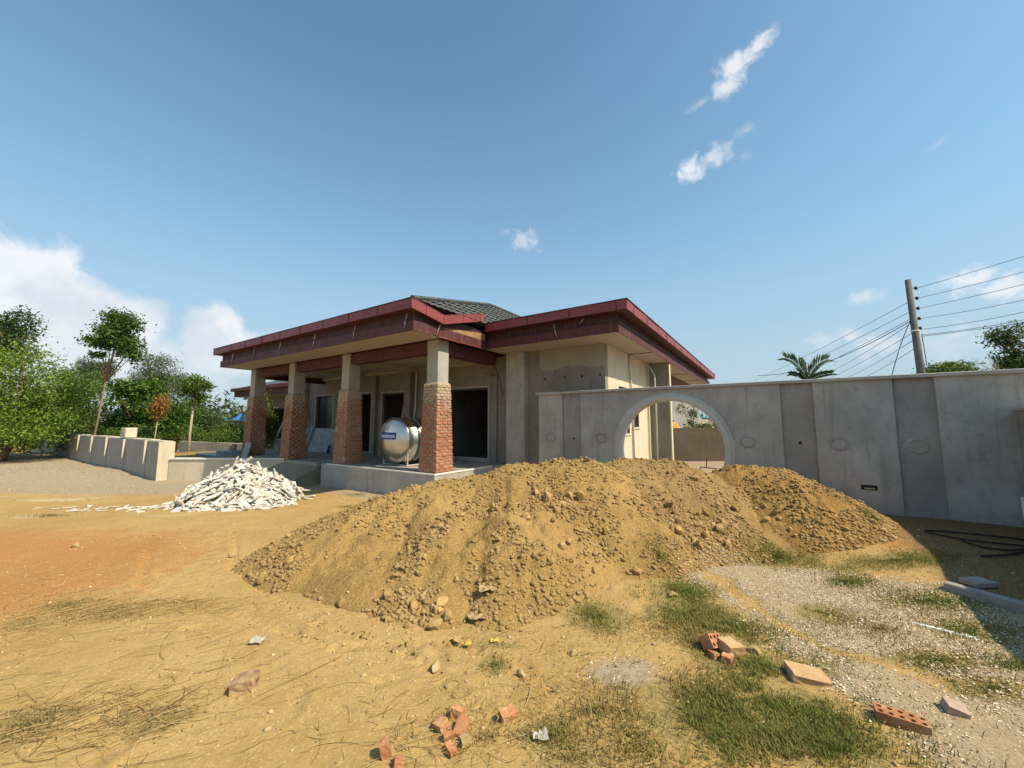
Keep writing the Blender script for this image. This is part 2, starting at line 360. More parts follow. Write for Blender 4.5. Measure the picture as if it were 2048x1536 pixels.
MT['tin'] = simple('galvanised_strap', (.42, .40, .38), (.30, .27, .25), 30, .45, .1, metal=.6)
MT['roof'] = simple('dark_grey_tile', (.075, .085, .085), (.05, .057, .058), 7, .55, .2, c3=(.10, .10, .095), s3=4)
def soffit_mat():
    m, t = new_mat('soffit_board'); p = pos(t)
    bb = t.vmath('DOT_PRODUCT', p, (float(E2[0]), float(E2[1]), 0), 1)
    fr = t.math('FRACT', t.math('MULTIPLY', bb, 10.0))
    g = t.math('LESS_THAN', fr, .09)
    col = t.mix(t.noise(p, 3), (.45, .40, .345), (.39, .345, .295))
    col = t.mix(t.math('MULTIPLY', g, .45), col, (.2, .16, .12))
    finish(t, col, .6, 0, t.math('SUBTRACT', 1.0, g), .5, .006)
    return m
MT['soffit'] = soffit_mat()
def brick_mat(name, mortar_amt=0.0):
    m, t = new_mat(name); p = pos(t)
    r = t.n('ShaderNodeObjectInfo').outputs['Random']
    col = t.mix(t.noise(p, 5, 4), (.38, .155, .082), (.25, .10, .056))
    col = t.mix(t.math('MULTIPLY', r, .6), col, (.42, .20, .115))
    z = t.n('ShaderNodeSeparateXYZ', {0: p}).outputs[2]
    sm = t.math('ADD', t.noise(p, 7, 7, .7), t.math('MULTIPLY', t.step(z, 1.9, 2.55), .22))
    sm = t.math('ADD', sm, t.math('MULTIPLY', t.math('SUBTRACT', t.noise(p, 1.3, 2), .5), .35))
    col = t.mix(t.math('MULTIPLY', t.step(sm, .53, .66), .85), col, (.40, .33, .245))
    finish(t, col, .92, 0, t.noise(p, 60, 5, .7), .5, .008)
    return m
MT['brick'] = brick_mat('fired_brick')
MT['mortar'] = simple('mortar', (.38, .31, .225), (.28, .225, .16), 12, .95, .6, 40, .015)
def earth(name, cols, scale=1.0, bstr=.7):
    m, t = new_mat(name); p = pos(t)
    c = t.mix(t.step(t.noise(p, .9 * scale, 7, .65), .3, .7), cols[0], cols[1])
    c = t.mix(t.math('MULTIPLY', t.step(t.noise(p, 5 * scale, 8, .72, .6), .48, .72), .6), c, cols[2])
    c = t.mix(t.math('MULTIPLY', t.step(t.noise(p, 38, 4, .7), .55, .75), .55), c, cols[3])
    vg = t.n('ShaderNodeTexVoronoi', {'Vector': p, 'Scale': 70.0, 'Randomness': 1.0}).outputs['Color']
    vr = t.n('ShaderNodeSeparateColor', {0: vg}).outputs[0]
    c = t.mix(t.math('MULTIPLY', t.step(vr, .86, .90), .55), c, cols[3])
    c = t.mix(t.math('MULTIPLY', t.math('SUBTRACT', 1.0, t.step(vr, .10, .14)), .45), c, cols[2])
    damp = t.step(t.noise(t.vmath('MULTIPLY', p, (1.0, 1.0, 2.2)), 1.3, 6, .65, .6), .52, .66)
    c = t.mix(t.math('MULTIPLY', damp, .5), c, cols[2])
    vo = t.n('ShaderNodeTexVoronoi', {'Vector': p, 'Scale': 34.0, 'Randomness': 1.0}).outputs['Distance']
    b = t.math('ADD', t.math('MULTIPLY', t.noise(p, 22, 8, .75), 1.4), t.math('MULTIPLY', vo, -.6))
    finish(t, c, .96, 0, b, bstr, .03, .12)
    return m
MT['soil1'] = earth('yellow_soil', ((0.360, 0.232, 0.086), (0.274, 0.169, 0.061), (0.196, 0.118, 0.041), (0.402, 0.276, 0.119)))
MT['soil2'] = earth('grey_brown_soil', ((0.314, 0.207, 0.086), (0.237, 0.153, 0.062), (0.164, 0.106, 0.044), (0.356, 0.247, 0.117)))
MT['soil3'] = earth('ochre_soil', ((0.338, 0.207, 0.068), (0.263, 0.153, 0.049), (0.193, 0.108, 0.034), (0.385, 0.252, 0.098)))
MT['stone'] = simple('dusty_stone', (0.369, 0.244, 0.099), (0.276, 0.179, 0.070), 9, .95, .6, 35, .012, 0, .2, (0.405, 0.285, 0.138), 6)
MT['stone2'] = simple('grey_stone', (0.399, 0.288, 0.139), (0.304, 0.214, 0.094), 9, .95, .6, 35, .012, 0, .18, (0.437, 0.344, 0.205), 6)
MT['shard'] = simple('broken_plaster', (0.608, 0.587, 0.540), (0.490, 0.453, 0.408), 8, .9, .3, 30, .01, 0, .25, (0.353, 0.299, 0.230), 4)
MT['bark'] = simple('bark', (.22, .15, .095), (.15, .10, .065), 12, .95, .7, 25, .02)
MT['bark_pale'] = simple('pale_bark', (.42, .33, .24), (.30, .23, .16), 12, .95, .5, 25, .02)
MT['leaf'] = attr_mat('leaf', .6, trans=.3, spec=.35)
MT['blade'] = attr_mat('grass_blade', .7, trans=.3, spec=.2)
MT['chip'] = attr_mat('chip', .85)
MT['straw'] = attr_mat('straw', .8)

def ground_mat():
    m, t = new_mat('site_ground'); p = pos(t)
    A = t.n('ShaderNodeAttribute', attribute_name='m1'); B = t.n('ShaderNodeAttribute', attribute_name='m2')
    s1 = t.n('ShaderNodeSeparateColor', {0: A.outputs['Color']}).outputs; s2 = t.n('ShaderNodeSeparateColor', {0: B.outputs['Color']}).outputs
    nz = t.noise(p, 3.2, 8, .7, .4); nf = t.noise(p, 16, 7, .72); nl = t.noise(p, .55, 5, .6)
    def msk(v, k=.7): return t.step(t.math('ADD', v, t.math('MULTIPLY', t.math('SUBTRACT', nz, .5), k)), .3, .7)
    c = t.mix(t.step(nl, .35, .65), (0.399, 0.273, 0.110), (0.346, 0.225, 0.084))
    c = t.mix(t.math('MULTIPLY', t.step(nz, .45, .7), .5), c, (0.273, 0.169, 0.060))
    c = t.mix(t.math('MULTIPLY', t.step(nf, .52, .72), .5), c, (0.472, 0.337, 0.145))
    org = t.mix(t.step(nz, .35, .65), (0.344, 0.137, 0.035), (0.351, 0.164, 0.049))
    c = t.mix(t.math('MULTIPLY', msk(s1[0], 1.1), .7), c, org)
    c = t.mix(t.math('MULTIPLY', msk(s1[1]), .8), c, t.mix(t.step(nf, .35, .65), (.38, .31, .22), (.27, .215, .145)))
    c = t.mix(t.math('MULTIPLY', msk(s1[2]), .7), c, t.mix(t.step(nf, .35, .65), (.17, .145, .05), (.25, .19, .075)))
    c = t.mix(t.math('MULTIPLY', msk(s2[0], .6), .85), c, t.mix(t.step(nf, .35, .65), (.34, .29, .225), (.26, .215, .16)))
    c = t.mix(t.math('MULTIPLY', msk(s2[1], .9), .75), c, (.52, .435, .31))
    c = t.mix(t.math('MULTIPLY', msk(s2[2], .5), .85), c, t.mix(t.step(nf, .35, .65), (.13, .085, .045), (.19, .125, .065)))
    c = t.mix(t.math('MULTIPLY', t.step(t.noise(p, 60, 3, .7), .62, .78), .5), c, (.30, .19, .09))
    vg = t.n('ShaderNodeTexVoronoi', {'Vector': p, 'Scale': 95.0, 'Randomness': 1.0}).outputs['Color']
    vr = t.n('ShaderNodeSeparateColor', {0: vg}).outputs[0]
    c = t.mix(t.math('MULTIPLY', t.step(vr, .88, .92), .38), c, (.54, .41, .24))
    c = t.mix(t.math('MULTIPLY', t.math('SUBTRACT', 1.0, t.step(vr, .08, .12)), .3), c, (.22, .14, .07))
    vo = t.n('ShaderNodeTexVoronoi', {'Vector': p, 'Scale': 45.0}).outputs['Distance']
    b = t.math('ADD', t.math('MULTIPLY', t.noise(p, 20, 9, .8), 1.6), t.math('MULTIPLY', vo, -.4))
    finish(t, c, .97, 0, b, .45, .025, .1)
    return m
MT['ground'] = ground_mat()

# ------------------------------------------------------------------ ground sheet
GR = [(1.67,4.53,0.24,0.30),(0.75,3.47,0.32,0.30),(1.69,3.95,0.36,0.28),(1.60,3.55,0.51,0.27),(1.70,3.25,0.46,0.22),(1.48,2.99,0.23,0.16),(1.75,2.79,0.47,0.19),(1.42,2.48,0.52,0.19),(1.42,2.22,0.58,0.18),(1.05,2.33,0.36,0.22),(1.61,2.16,0.36,0.19),(0.20,2.21,0.17,0.13),(-0.13,2.82,0.10,0.11),(2.69,3.47,0.27,0.21),(3.44,4.10,0.27,0.15),(3.22,4.82,0.56,0.30),(4.25,4.46,0.75,0.23),(3.76,3.65,0.52,0.21),(3.62,3.19,0.37,0.19),(2.93,2.82,0.44,0.12),(2.94,2.53,0.30,0.13),(4.93,5.43,0.28,0.17)]
GRS = [(-3.54,3.55,0.51,0.20),(-2.65,2.29,0.33,0.21),(-2.02,2.33,0.27,0.15),(-4.07,3.69,0.29,0.21),(-4.01,3.38,0.26,0.16),(-0.09,3.06,0.24,0.07),(0.83,2.57,0.30,0.14),(0.31,2.07,0.27,0.08),(-3.76,9.75,0.51,0.36),(-8.56,7.34,0.48,0.24),(-3.38,8.24,0.43,0.25)]
SH = np.array([(1.87,4.74),(2.43,4.91),(2.81,4.74),(3.43,4.47),(3.81,4.06),(4.22,3.89),(4.46,3.54),(4.2,2.90),(3.6,1.0),(2.0,1.0),(2.03,2.07),(2.10,2.37),(1.99,2.58),(1.93,2.90),(1.92,3.28),(1.94,3.78),(1.83,4.26)])
PATH = [(2.07,4.79),(2.20,4.26),(2.19,3.73),(2.20,3.28),(2.27,2.97),(2.41,2.84),(2.7,2.6)]
def ell(x, y, L):
    m = np.zeros(np.shape(x))
    for cx, cy, rx, ry in L: m = np.maximum(m, 1 - .6 * ((x - cx) / rx) ** 2 - .6 * ((y - cy) / ry) ** 2)
    return np.clip(m, 0, 1)
def inpoly(x, y, P):
    r = np.zeros(np.shape(x), bool); n = len(P)
    for i in range(n):
        (xa, ya), (xb, yb) = P[i], P[(i + 1) % n]
        r ^= ((ya > y) != (yb > y)) & (x < (xb - xa) * (y - ya) / (yb - ya + 1e-12) + xa)
    return r
def polydist(x, y, P, closed=True):
    d = np.full(np.shape(x), 9e9); n = len(P)
    for i in range(n if closed else n - 1):
        (xa, ya), (xb, yb) = P[i], P[(i + 1) % n]; dx, dy = xb - xa, yb - ya
        t = np.clip(((x - xa) * dx + (y - ya) * dy) / (dx * dx + dy * dy + 1e-12), 0, 1)
        d = np.minimum(d, np.hypot(x - xa - t * dx, y - ya - t * dy))
    return d
def shellmask(x, y):
    d = polydist(x, y, SH); s = np.where(inpoly(x, y, SH), d, -d)
    m = S(.5 + s / .3)
    m = m * (1 - .8 * S(1.2 - (polydist(x, y, PATH, False) + .22 * fbm(x * 4, y * 4, 3, 61)) / .13)) * (1 - .7 * ell(x, y, GR))
    return m
def grid_lines(lo, f0, f1, hi, fine, grow=1.09):
    L = list(np.arange(f0, f1, fine)); s = fine
    v = L[-1]
    while v < hi: s *= grow; v += s; L.append(v)
    s = fine; v = L[0]; K = []
    while v > lo: s *= grow; v -= s; K.append(v)
    return np.array(K[::-1] + L)
def make_ground():
    xs = grid_lines(-900, -4.6, 4.6, 900, .027); ys = grid_lines(-300, 1.4, 5.6, 1500, .024)
    X, Y = np.meshgrid(xs, ys); Z = gz(X, Y)
    ny, nx = X.shape; idx = np.arange(nx * ny).reshape(ny, nx)
    F = np.stack([idx[:-1, :-1], idx[:-1, 1:], idx[1:, 1:], idx[1:, :-1]], -1).reshape(-1, 4)
    x, y = X.ravel(), Y.ravel()
    sh = shellmask(x, y); gr = np.maximum(ell(x, y, GR), .75 * ell(x, y, GRS))
    org = .85 * S((-x - 1.6) / 4.2) * S((y - 2.2) / 1.6) * (1 - S((y - 4.8) / 2.8)) + .7 * S((x - 4.0) / .8) * S((y - 4.2) / .8)
    Z.ravel()[:] += .02 * sh
    a, b = AB(x, y)
    gravel = S((-x - 7.5) / 2.0) * S((y - 9.0 - .10 * (-x - 8)) / 2) * (1 - S((y - 22) / 5))
    gravel = np.maximum(gravel, .75 * S(1 - np.hypot((x - .75) / .55, (y - 2.75) / .35)))
    gravel = np.maximum(gravel, .8 * S((y - 8) / .7) * S((a + .8) / 1) * S((9.8 - a) / 1) * S((b + 1.2) / .8))
    gravel = np.maximum(gravel, .8 * S((b - 1.9) / .4) * S((-a) / 2))
    dust = S((-x - 5.2) / 1.0) * S(1 - np.abs(y - 7.3 - .06 * (x + 8)) / .7) * .75
    dust = np.maximum(dust, .8 * S(1 - np.hypot((x + 5.6) / 1.9, (y - 8.6) / 1.1)))
    dust = np.maximum(dust, .7 * S((-x - 8) / 2) * S(1 - np.abs(y - 9.6) / .8))
    dust = dust * S(.55 + 2.6 * fbm(x * .9, y * 2.2, 4, 71))
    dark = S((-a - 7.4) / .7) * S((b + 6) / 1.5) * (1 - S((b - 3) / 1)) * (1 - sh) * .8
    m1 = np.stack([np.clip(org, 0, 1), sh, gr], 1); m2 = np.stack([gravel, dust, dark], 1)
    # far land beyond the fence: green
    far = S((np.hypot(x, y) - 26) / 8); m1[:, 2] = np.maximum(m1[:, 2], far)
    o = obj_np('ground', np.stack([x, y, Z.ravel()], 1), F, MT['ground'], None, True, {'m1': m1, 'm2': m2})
    tag(o, 'dusty tan and orange earth of the building site', None, None, 'structure')
make_ground()

# ------------------------------------------------------------------ rocks (shared meshes)
def rock_mesh(seed, flat=.75, rough=.28, sub=2, mat=None):
    rr = np.random.default_rng(seed); bm = bmesh.new(); bmesh.ops.create_icosphere(bm, subdivisions=sub, radius=1)
    nrm = rr.normal(size=(16, 3)); nrm /= np.linalg.norm(nrm, axis=1, keepdims=True); cut = rr.uniform(.5, .85, 16)
    sc_ = np.array([rr.uniform(.8, 1.25), rr.uniform(.65, 1.0), flat * rr.uniform(.8, 1.15)])
    for v in bm.verts:
        p = np.array(v.co)
        for n_, c_ in zip(nrm, cut):
            k = p @ n_
            if k > c_: p = p - n_ * (k - c_)
        p = p * (1 + rough * (rr.random() - .5) * .5)
        v.co = p * sc_
    me = bpy.data.meshes.new('stone'); bm.to_mesh(me); bm.free(); me.materials.append(mat or MT['stone'])
    return me
ROCKS = [rock_mesh(s) for s in range(14)]
ROCKS2 = [rock_mesh(s + 50, mat=MT['stone2']) for s in range(6)]
def rot_any(): return Euler((random.uniform(0, 6.3), random.uniform(0, 6.3), random.uniform(0, 6.3))).to_matrix().to_4x4()
def rock(name, x, y, r, parent=None, meshes=ROCKS, sink=.35, z=None, upright=True):
    o = bpy.data.objects.new(name, random.choice(meshes))
    R = Euler((random.uniform(-.4, .4), random.uniform(-.4, .4), random.uniform(0, 6.3))).to_matrix().to_4x4() if upright else rot_any()
    zz = sz(x, y) if z is None else z
    return link(o, parent, Matrix.Translation((x, y, zz + r * (.62 - sink))) @ R @ Matrix.Scale(r, 4))
ico = bmesh.new(); bmesh.ops.create_icosphere(ico, subdivisions=1, radius=1)
ico.verts.ensure_lookup_table(); ICO_V = np.array([v.co[:] for v in ico.verts]); ICO_F = np.array([[v.index for v in f.verts] for f in ico.faces]); ico.free()
def pebble_field(name, x, y, r, mat, parent=None, cols=None, label=None, cat=None, z=None):
    n = len(x); zz = surf(x, y) if z is None else z
    TV = ICO_V * (1 + .35 * (RNG.random((len(ICO_V), 1)) - .5))
    Sx = r[:, None] * np.stack([RNG.uniform(.8, 1.3, n), RNG.uniform(.6, 1, n), RNG.uniform(.45, .8, n)], 1)
    V, F = scatter(TV, ICO_F, np.stack([x, y, zz + r * .12], 1), rotmats(n, RNG.uniform(0, .6, n)), Sx)
    at = {'col': np.repeat(cols, len(TV), 0)} if cols is not None else None
    o = obj_np(name, V, F, mat, parent, False, at); tag(o, label, cat, None, 'stuff'); return o

# ------------------------------------------------------------------ dirt mounds
def make_mound(fn, box, mat, label, loc, clusters, n_big, n_small, meshes=ROCKS, cell=.026):
    root = thing('dirt_mound', loc, label, 'dirt pile', 'dirt piles in front of the house')
    xs = np.arange(box[0], box[1], cell); ys = np.arange(box[2], box[3], cell)
    X, Y = np.meshgrid(xs, ys); H = fn(X, Y); G = gz(X, Y)
    a, b = AB(X, Y)
    keep = (H > G - .06) & (b < 2.11)
    ny, nx = X.shape; idx = np.arange(nx * ny).reshape(ny, nx)
    k = keep[:-1, :-1] & keep[:-1, 1:] & keep[1:, 1:] & keep[1:, :-1]
    F = np.stack([idx[:-1, :-1], idx[:-1, 1:], idx[1:, 1:], idx[1:, :-1]], -1)[k]
    used = np.unique(F); remap = -np.ones(nx * ny, int); remap[used] = np.arange(len(used))
    V = np.stack([X.ravel(), Y.ravel(), H.ravel()], 1)[used]
    obj_np('soil', V, remap[F], mat, root, True)
    def visible(x, y): return fn(x, y) >= np.maximum(gz(x, y), surf(x, y)) - 1e-6
    made = 0; tries = 0
    while made < n_big and tries < 9000:
        tries += 1
        if random.random() < .72 and clusters:
            cx, cy, cr, wr = random.choice(clusters); x = random.gauss(cx, cr); y = random.gauss(cy, cr)
        else: x = random.uniform(box[0], box[1]); y = random.uniform(box[2], box[3]); wr = .7
        xa, ya = np.array([x]), np.array([y])
        h = fn(xa, ya)[0]
        if h < gz(xa, ya)[0] - .01 or h < surf(xa, ya)[0] - 1e-6 or AB(x, y)[1] > 2.0: continue
        r = wr * (.022 + .06 * random.random() ** 2.5)
        rock('stone', x, y, r, root, meshes, .3, h, False); made += 1
    # small clods and gravel, too many to count
    x = RNG.uniform(box[0], box[1], n_small * 3); y = RNG.uniform(box[2], box[3], n_small * 3)
    pc = []
    for cx, cy, cr, wr in clusters:
        kk = n_small // (2 * len(clusters)); pc.append(np.stack([RNG.normal(cx, cr * 1.3, kk), RNG.normal(cy, cr * 1.3, kk)], 1))
    if pc: pc = np.concatenate(pc); x = np.concatenate([x, pc[:, 0]]); y = np.concatenate([y, pc[:, 1]])
    h = fn(x, y); ok = (h > gz(x, y) - .01) & (h >= surf(x, y) - 1e-6) & (AB(x, y)[1] < 2.0) & (fbm(x * 2, y * 2, 3, 77) > -.12)
    x, y = x[ok], y[ok]
    r = .006 + .026 * RNG.random(len(x)) ** 2.6
    pebble_field('gravel', x, y, r, meshes[0].materials[0], root)
    return root
mroot1 = make_mound(mound1, (-3.6, 3.6, 2.7, 8.3), MT['soil1'], 'largest yellow dirt mound, nearest the camera, strewn with stones', (0, 4.6, 0),
           [(-.95, 3.55, .16, .9), (-.75, 3.45, .14, 1.0), (-.55, 3.42, .13, .9), (-1.02, 3.9, .13, .8), (-.95, 4.25, .12, .75), (-.72, 4.65, .14, .7), (-.3, 5.0, .16, .8), (.5, 4.95, .22, 1.25), (.9, 4.9, .2, 1.3), (.2, 5.1, .2, 1.1),
            (-2.5, 4.2, .15, .85), (-2.3, 4.0, .15, .8), (.3, 3.7, .35, .9), (1.0, 4.2, .3, .9), (.6, 4.3, .4, .9)], 200, 9500)
mroot2 = make_mound(mound2, (.2, 5.2, 4.4, 8.6), MT['soil2'], 'grey brown dirt mound between the two yellow ones', (2.5, 6.4, 0),
           [(2.3, 5.0, .2, 1.1), (2.7, 5.1, .18, 1.1), (2.1, 5.0, .12, 1.1), (2.5, 5.5, .35, 1.0), (2.9, 5.6, .3, 1.2)], 70, 4500)
mroot3 = make_mound(mound3, (2.4, 6.6, 4.2, 8.2), MT['soil3'], 'ochre dirt mound sloping down against the grey boundary wall', (4.3, 6.2, 0),
           [(3.6, 5.2, .25, .8), (4.1, 5.1, .25, .8), (4.7, 5.0, .25, .9), (4.5, 5.3, .3, .9), (4.9, 5.4, .25, .8)], 70, 4500)

# ------------------------------------------------------------------ boundary wall with moon gate
BW = 2.08; BT = .22; BZ = 2.36; ZB = -.15
def make_boundary():
    root = thing('boundary_wall', W(-5, BW, 0), 'long grey rendered boundary wall with a round moon gate', 'wall')
    # flat raised panels and recessed strips
    for a0, a1 in ((-1.57, -2.23), (-7.13, -8.15), (-8.63, -11.5)):
        MB().ob(a1, a0, BW, BW + BT, ZB, BZ).build('panel', MT['gwall'], root)
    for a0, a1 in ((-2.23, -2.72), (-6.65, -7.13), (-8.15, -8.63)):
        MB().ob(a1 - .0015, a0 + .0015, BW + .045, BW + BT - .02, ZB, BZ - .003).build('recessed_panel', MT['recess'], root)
    MB().ob(-8.63, -8.15, BW + .012, BW + .05, ZB, .30).build('plinth', MT['recess'], root)
    # gate panel with the round opening
    ca, cz, R = -4.70, 1.10, 1.07; a0, a1 = -6.65, -2.72; z0, z1 = ZB, BZ
    m = MB(); N = 72; f, bk = [], []
    def outer(th):
        dx, dz = math.cos(th), math.sin(th); k = 1e9
        if dx > 1e-9: k = min(k, (a1 - ca) / dx)
        if dx < -1e-9: k = min(k, (a0 - ca) / dx)
        if dz > 1e-9: k = min(k, (z1 - cz) / dz)
        if dz < -1e-9: k = min(k, (z0 - cz) / dz)
        return ca + dx * k, cz + dz * k
    ths = sorted(set([2 * math.pi * i / N for i in range(N)] + [math.atan2(z - cz, a - ca) % (2 * math.pi) for a in (a0, a1) for z in (z0, z1)]))
    n = len(ths); vs = []
    for th in ths:
        ia, iz = ca + R * math.cos(th), cz + R * math.sin(th); oa, oz = outer(th)
        vs += [W(ia, BW, iz), W(oa, BW, oz), W(ia, BW + BT, iz), W(oa, BW + BT, oz)]
    fs = []
    for i in range(n):
        j = (i + 1) % n; i4, j4 = i * 4, j * 4
        fs += [(i4, j4, j4 + 1, i4 + 1), (i4 + 2, i4 + 3, j4 + 3, j4 + 2), (i4, i4 + 2, j4 + 2, j4), (i4 + 1, j4 + 1, j4 + 3, i4 + 3)]
    m.add(vs, fs); m.build('gate_panel', MT['gwall'], root)
    m = MB(); vs = []; fs = []; N = 80
    prof = [(R - .05, BW + BT + .02), (R - .05, BW - .05), (R - .005, BW - .065), (R + .06, BW - .05), (R + .062, BW - .018), (R + .11, BW - .015), (R + .115, BW - .003)]
    for i in range(N):
        th = 2 * math.pi * i / N
        vs += [W(ca + r * math.cos(th), b, cz + r * math.sin(th)) for r, b in prof]
    k = len(prof)
    for i in range(N):
        j = (i + 1) % N
        fs += [(i * k + q, i * k + q + 1, j * k + q + 1, j * k + q) for q in range(k - 1)]
    m.add(vs, fs); m.build('gate_ring', concrete('ring_render', (.52, .50, .45), (.44, .42, .38), (.28, .26, .23), .2), root)
    MB().ob(-11.5, -1.50, BW - .05, BW + BT + .05, BZ + .001, BZ + .062).build('cap', MT['cap'], root, bevel=.008)
    # rough plaster patches over the scaffold holes: shallow rings
    for pa, pz in ((-1.92, 1.30), (-3.22, 1.30), (-6.1, 1.30), (-7.43, 1.30), (-8.38, 1.29)):
        m = MB(); vs = []; fs = []; N = 22; off = BW + (.045 if pa < -8.15 and pa > -8.63 else 0)
        pr = [(.07, -.003), (.085, .008), (.10, .014), (.115, .009), (.135, -.003)]
        jit = [random.uniform(.92, 1.08) for _ in range(N)]
        for i in range(N):
            th = 2 * math.pi * i / N
            vs += [W(pa + r * jit[i] * math.cos(th) * 1.1, off - h, pz + r * jit[i] * math.sin(th)) for r, h in pr]
        fs = [(i * 5 + q, i * 5 + q + 1, ((i + 1) % N) * 5 + q + 1, ((i + 1) % N) * 5 + q) for i in range(N) for q in range(4)]
        m.add(vs, fs).build('plaster_patch', MT['recess'], root, smooth=True)
    for pa, pz in ((-2.52, 1.28), (-6.9, 1.30)):
        m = MB(); m.lathe([(-.004, .018), (-.004, .028), (.02, .014), (.0, .0)], W(pa, BW + .045, pz), (float(-E2[0]), float(-E2[1]), 0), 12)
        m.build('scaffold_hole', MT['dark'], root)
    m = MB(); m.ob(-7.86, -7.66, BW - .004, BW + .002, .56, .64); m.build('socket_box', MT['dark'], root)
    m = MB(); m.ob(-7.83, -7.70, BW - .008, BW - .0045, .575, .60); m.build('socket_plate', MT['mortar'], root)
make_boundary()
def make_return():
    root = thing('side_wall', W(-9.5, 0, 0), 'lower rendered wall leaving the boundary wall at its right end', 'wall')
    MB().ob(-9.62, -9.40, -6.6, BW - .002, -.2, 1.82).build('panel', MT['recess'], root)
    MB().ob(-9.66, -9.36, -6.62, BW - .06, 1.821, 1.87).build('cap', MT['cap'], root, bevel=.008)
    p = MB(); p.tube([W(-9.33, 1.98, .05), W(-9.335, 2.0, .62)], .02, 10)
    o = p.build('pipe', simple('white_pvc', (.7, .69, .66), (.62, .61, .58), 9, .4), None, True)
    tag(o, 'short upright white plastic pipe at the foot of the boundary wall', 'pipe')
make_return()

# ------------------------------------------------------------------ house
HX = math.atan2(-E1[1], -E1[0])                      # turns local x onto the wall direction
RH = Matrix.Rotation(HX, 4, 'Z')
def wall_open(a0, a1, b0, b1, z0, z1, ops):
    """wall along a with rectangular openings (oa0, oa1, oz0, oz1)"""
    m = MB(); cur = a0
    for oa0, oa1, oz0, oz1 in sorted(ops):
        if oa0 > cur: m.ob(cur, oa0, b0, b1, z0, z1)
        if oz0 > z0: m.ob(oa0, oa1, b0, b1, z0, oz0)
        if oz1 < z1: m.ob(oa0, oa1, b0, b1, oz1, z1)
        cur = oa1
    if cur < a1: m.ob(cur, a1, b0, b1, z0, z1)
    return m
def side_open(a0, a1, b0, b1, z0, z1, ops):
    m = MB(); cur = b0
    for o0, o1, oz0, oz1 in sorted(ops):
        if o0 > cur: m.ob(a0, a1, cur, o0, z0, z1)
        if oz0 > z0: m.ob(a0, a1, o0, o1, z0, oz0)
        if oz1 < z1: m.ob(a0, a1, o0, o1, oz1, z1)
        cur = o1
    if cur < b1: m.ob(a0, a1, cur, b1, z0, z1)
    return m
house = thing('house', W(3, 2, 0), 'unfinished single storey grey house with maroon eaves and brick porch pillars', 'house')
def unit_brick():
    bm = bmesh.new(); bmesh.ops.create_cube(bm, size=1)
    for e in bm.edges: pass
    me = bpy.data.meshes.new('brick'); bm.to_mesh(me); bm.free(); me.materials.append(MT['brick']); return me
BRICKS = []
for q in range(5):
    rr = np.random.default_rng(900 + q); bm = bmesh.new(); bmesh.ops.create_cube(bm, size=1)
    bmesh.ops.bevel(bm, geom=bm.edges[:], offset=.07, segments=1, affect='EDGES')
    for v in bm.verts: v.co = v.co + Vector(rr.uniform(-.035, .035, 3))
    me = bpy.data.meshes.new('brick'); bm.to_mesh(me); bm.free(); me.materials.append(MT['brick']); BRICKS.append(me)
BV = np.array([v.co[:] for v in BRICKS[0].vertices]); BRICKS[0].calc_loop_triangles()
BF = np.array([t.vertices[:] for t in BRICKS[0].loop_triangles])
PZ0, PZ1 = .50, 2.60
def make_pillar(a_near, individual):
    base_w, top_w, shaft = .60, .47, .37
    ca, cb = a_near + base_w / 2, base_w / 2
    root = MB().ob(ca - shaft / 2, ca + shaft / 2, cb - shaft / 2, cb + shaft / 2, PZ1 + .002, 3.668).build('pillar', MT['pillar'], house, bevel=.006)
    m = MB(); g = .016
    def ring(w, z): return [W(ca + w / 2, cb - w / 2, z), W(ca - w / 2, cb - w / 2, z), W(ca - w / 2, cb + w / 2, z), W(ca + w / 2, cb + w / 2, z)]
    m.hexa(ring(base_w - 2 * g, PZ0 - .02) + ring(top_w - 2 * g, PZ1)); m.build('mortar_core', MT['mortar'], root)
    m = MB(); jit = []
    m.hexa(ring(top_w + .015, PZ1 - .045) + ring(shaft + .03, PZ1 + .03)); m.build('mortar_collar', MT['mortar'], root, bevel=.01)
    P, R, Sx = [], [], []; n = 28; hgt = (PZ1 - .03 - PZ0) / n
    for k in range(n):
        z = PZ0 + (k + .5) * hgt; w = base_w + (top_w - base_w) * (k + .5) / n
        for face in range(4):                         # 0 front (-b), 1 right (-a), 2 back, 3 left
            full = (k + face) % 2 == 0; dep = .10
            L = w if full else w - 2 * dep
            cuts = [0, L / 3, 2 * L / 3, L] if full else [0, L * .5, L]
            off = -L / 2
            for c0, c1 in zip(cuts[:-1], cuts[1:]):
                l = c1 - c0 - .018; mid = off + (c0 + c1) / 2; pr = random.uniform(-.006, .009)
                d = w / 2 - dep / 2 + pr
                if face == 0: A, B, rz = ca - mid, cb - d, 0
                elif face == 1: A, B, rz = ca - d, cb + mid, math.pi / 2
                elif face == 2: A, B, rz = ca - mid, cb + d, 0
                else: A, B, rz = ca + d, cb + mid, math.pi / 2
                p = W(A, B, z + random.uniform(-.003, .003)); rz += random.uniform(-.02, .02)
                size = (l, dep, hgt - .019 + random.uniform(-.003, .003))
                M = Matrix.Translation(p) @ Matrix.Rotation(HX + rz, 4, 'Z') @ Matrix.Rotation(random.uniform(-.012, .012), 4, 'Y')
                if individual and face in (0, 1):
                    o = bpy.data.objects.new('brick', random.choice(BRICKS)); link(o, root, M @ Matrix.Diagonal((*size, 1)))
                else:
                    P.append(p); R.append(np.array(M.to_3x3())); Sx.append(size)
    V, F = scatter(BV, BF, np.array(P), np.array(R), np.array(Sx))
    tag(obj_np('brickwork', V, F, MT['brick'], root), kind='stuff')
    return root
for i, a in enumerate((-.04, 3.52, 6.60, 9.45)): make_pillar(a, i < 2)

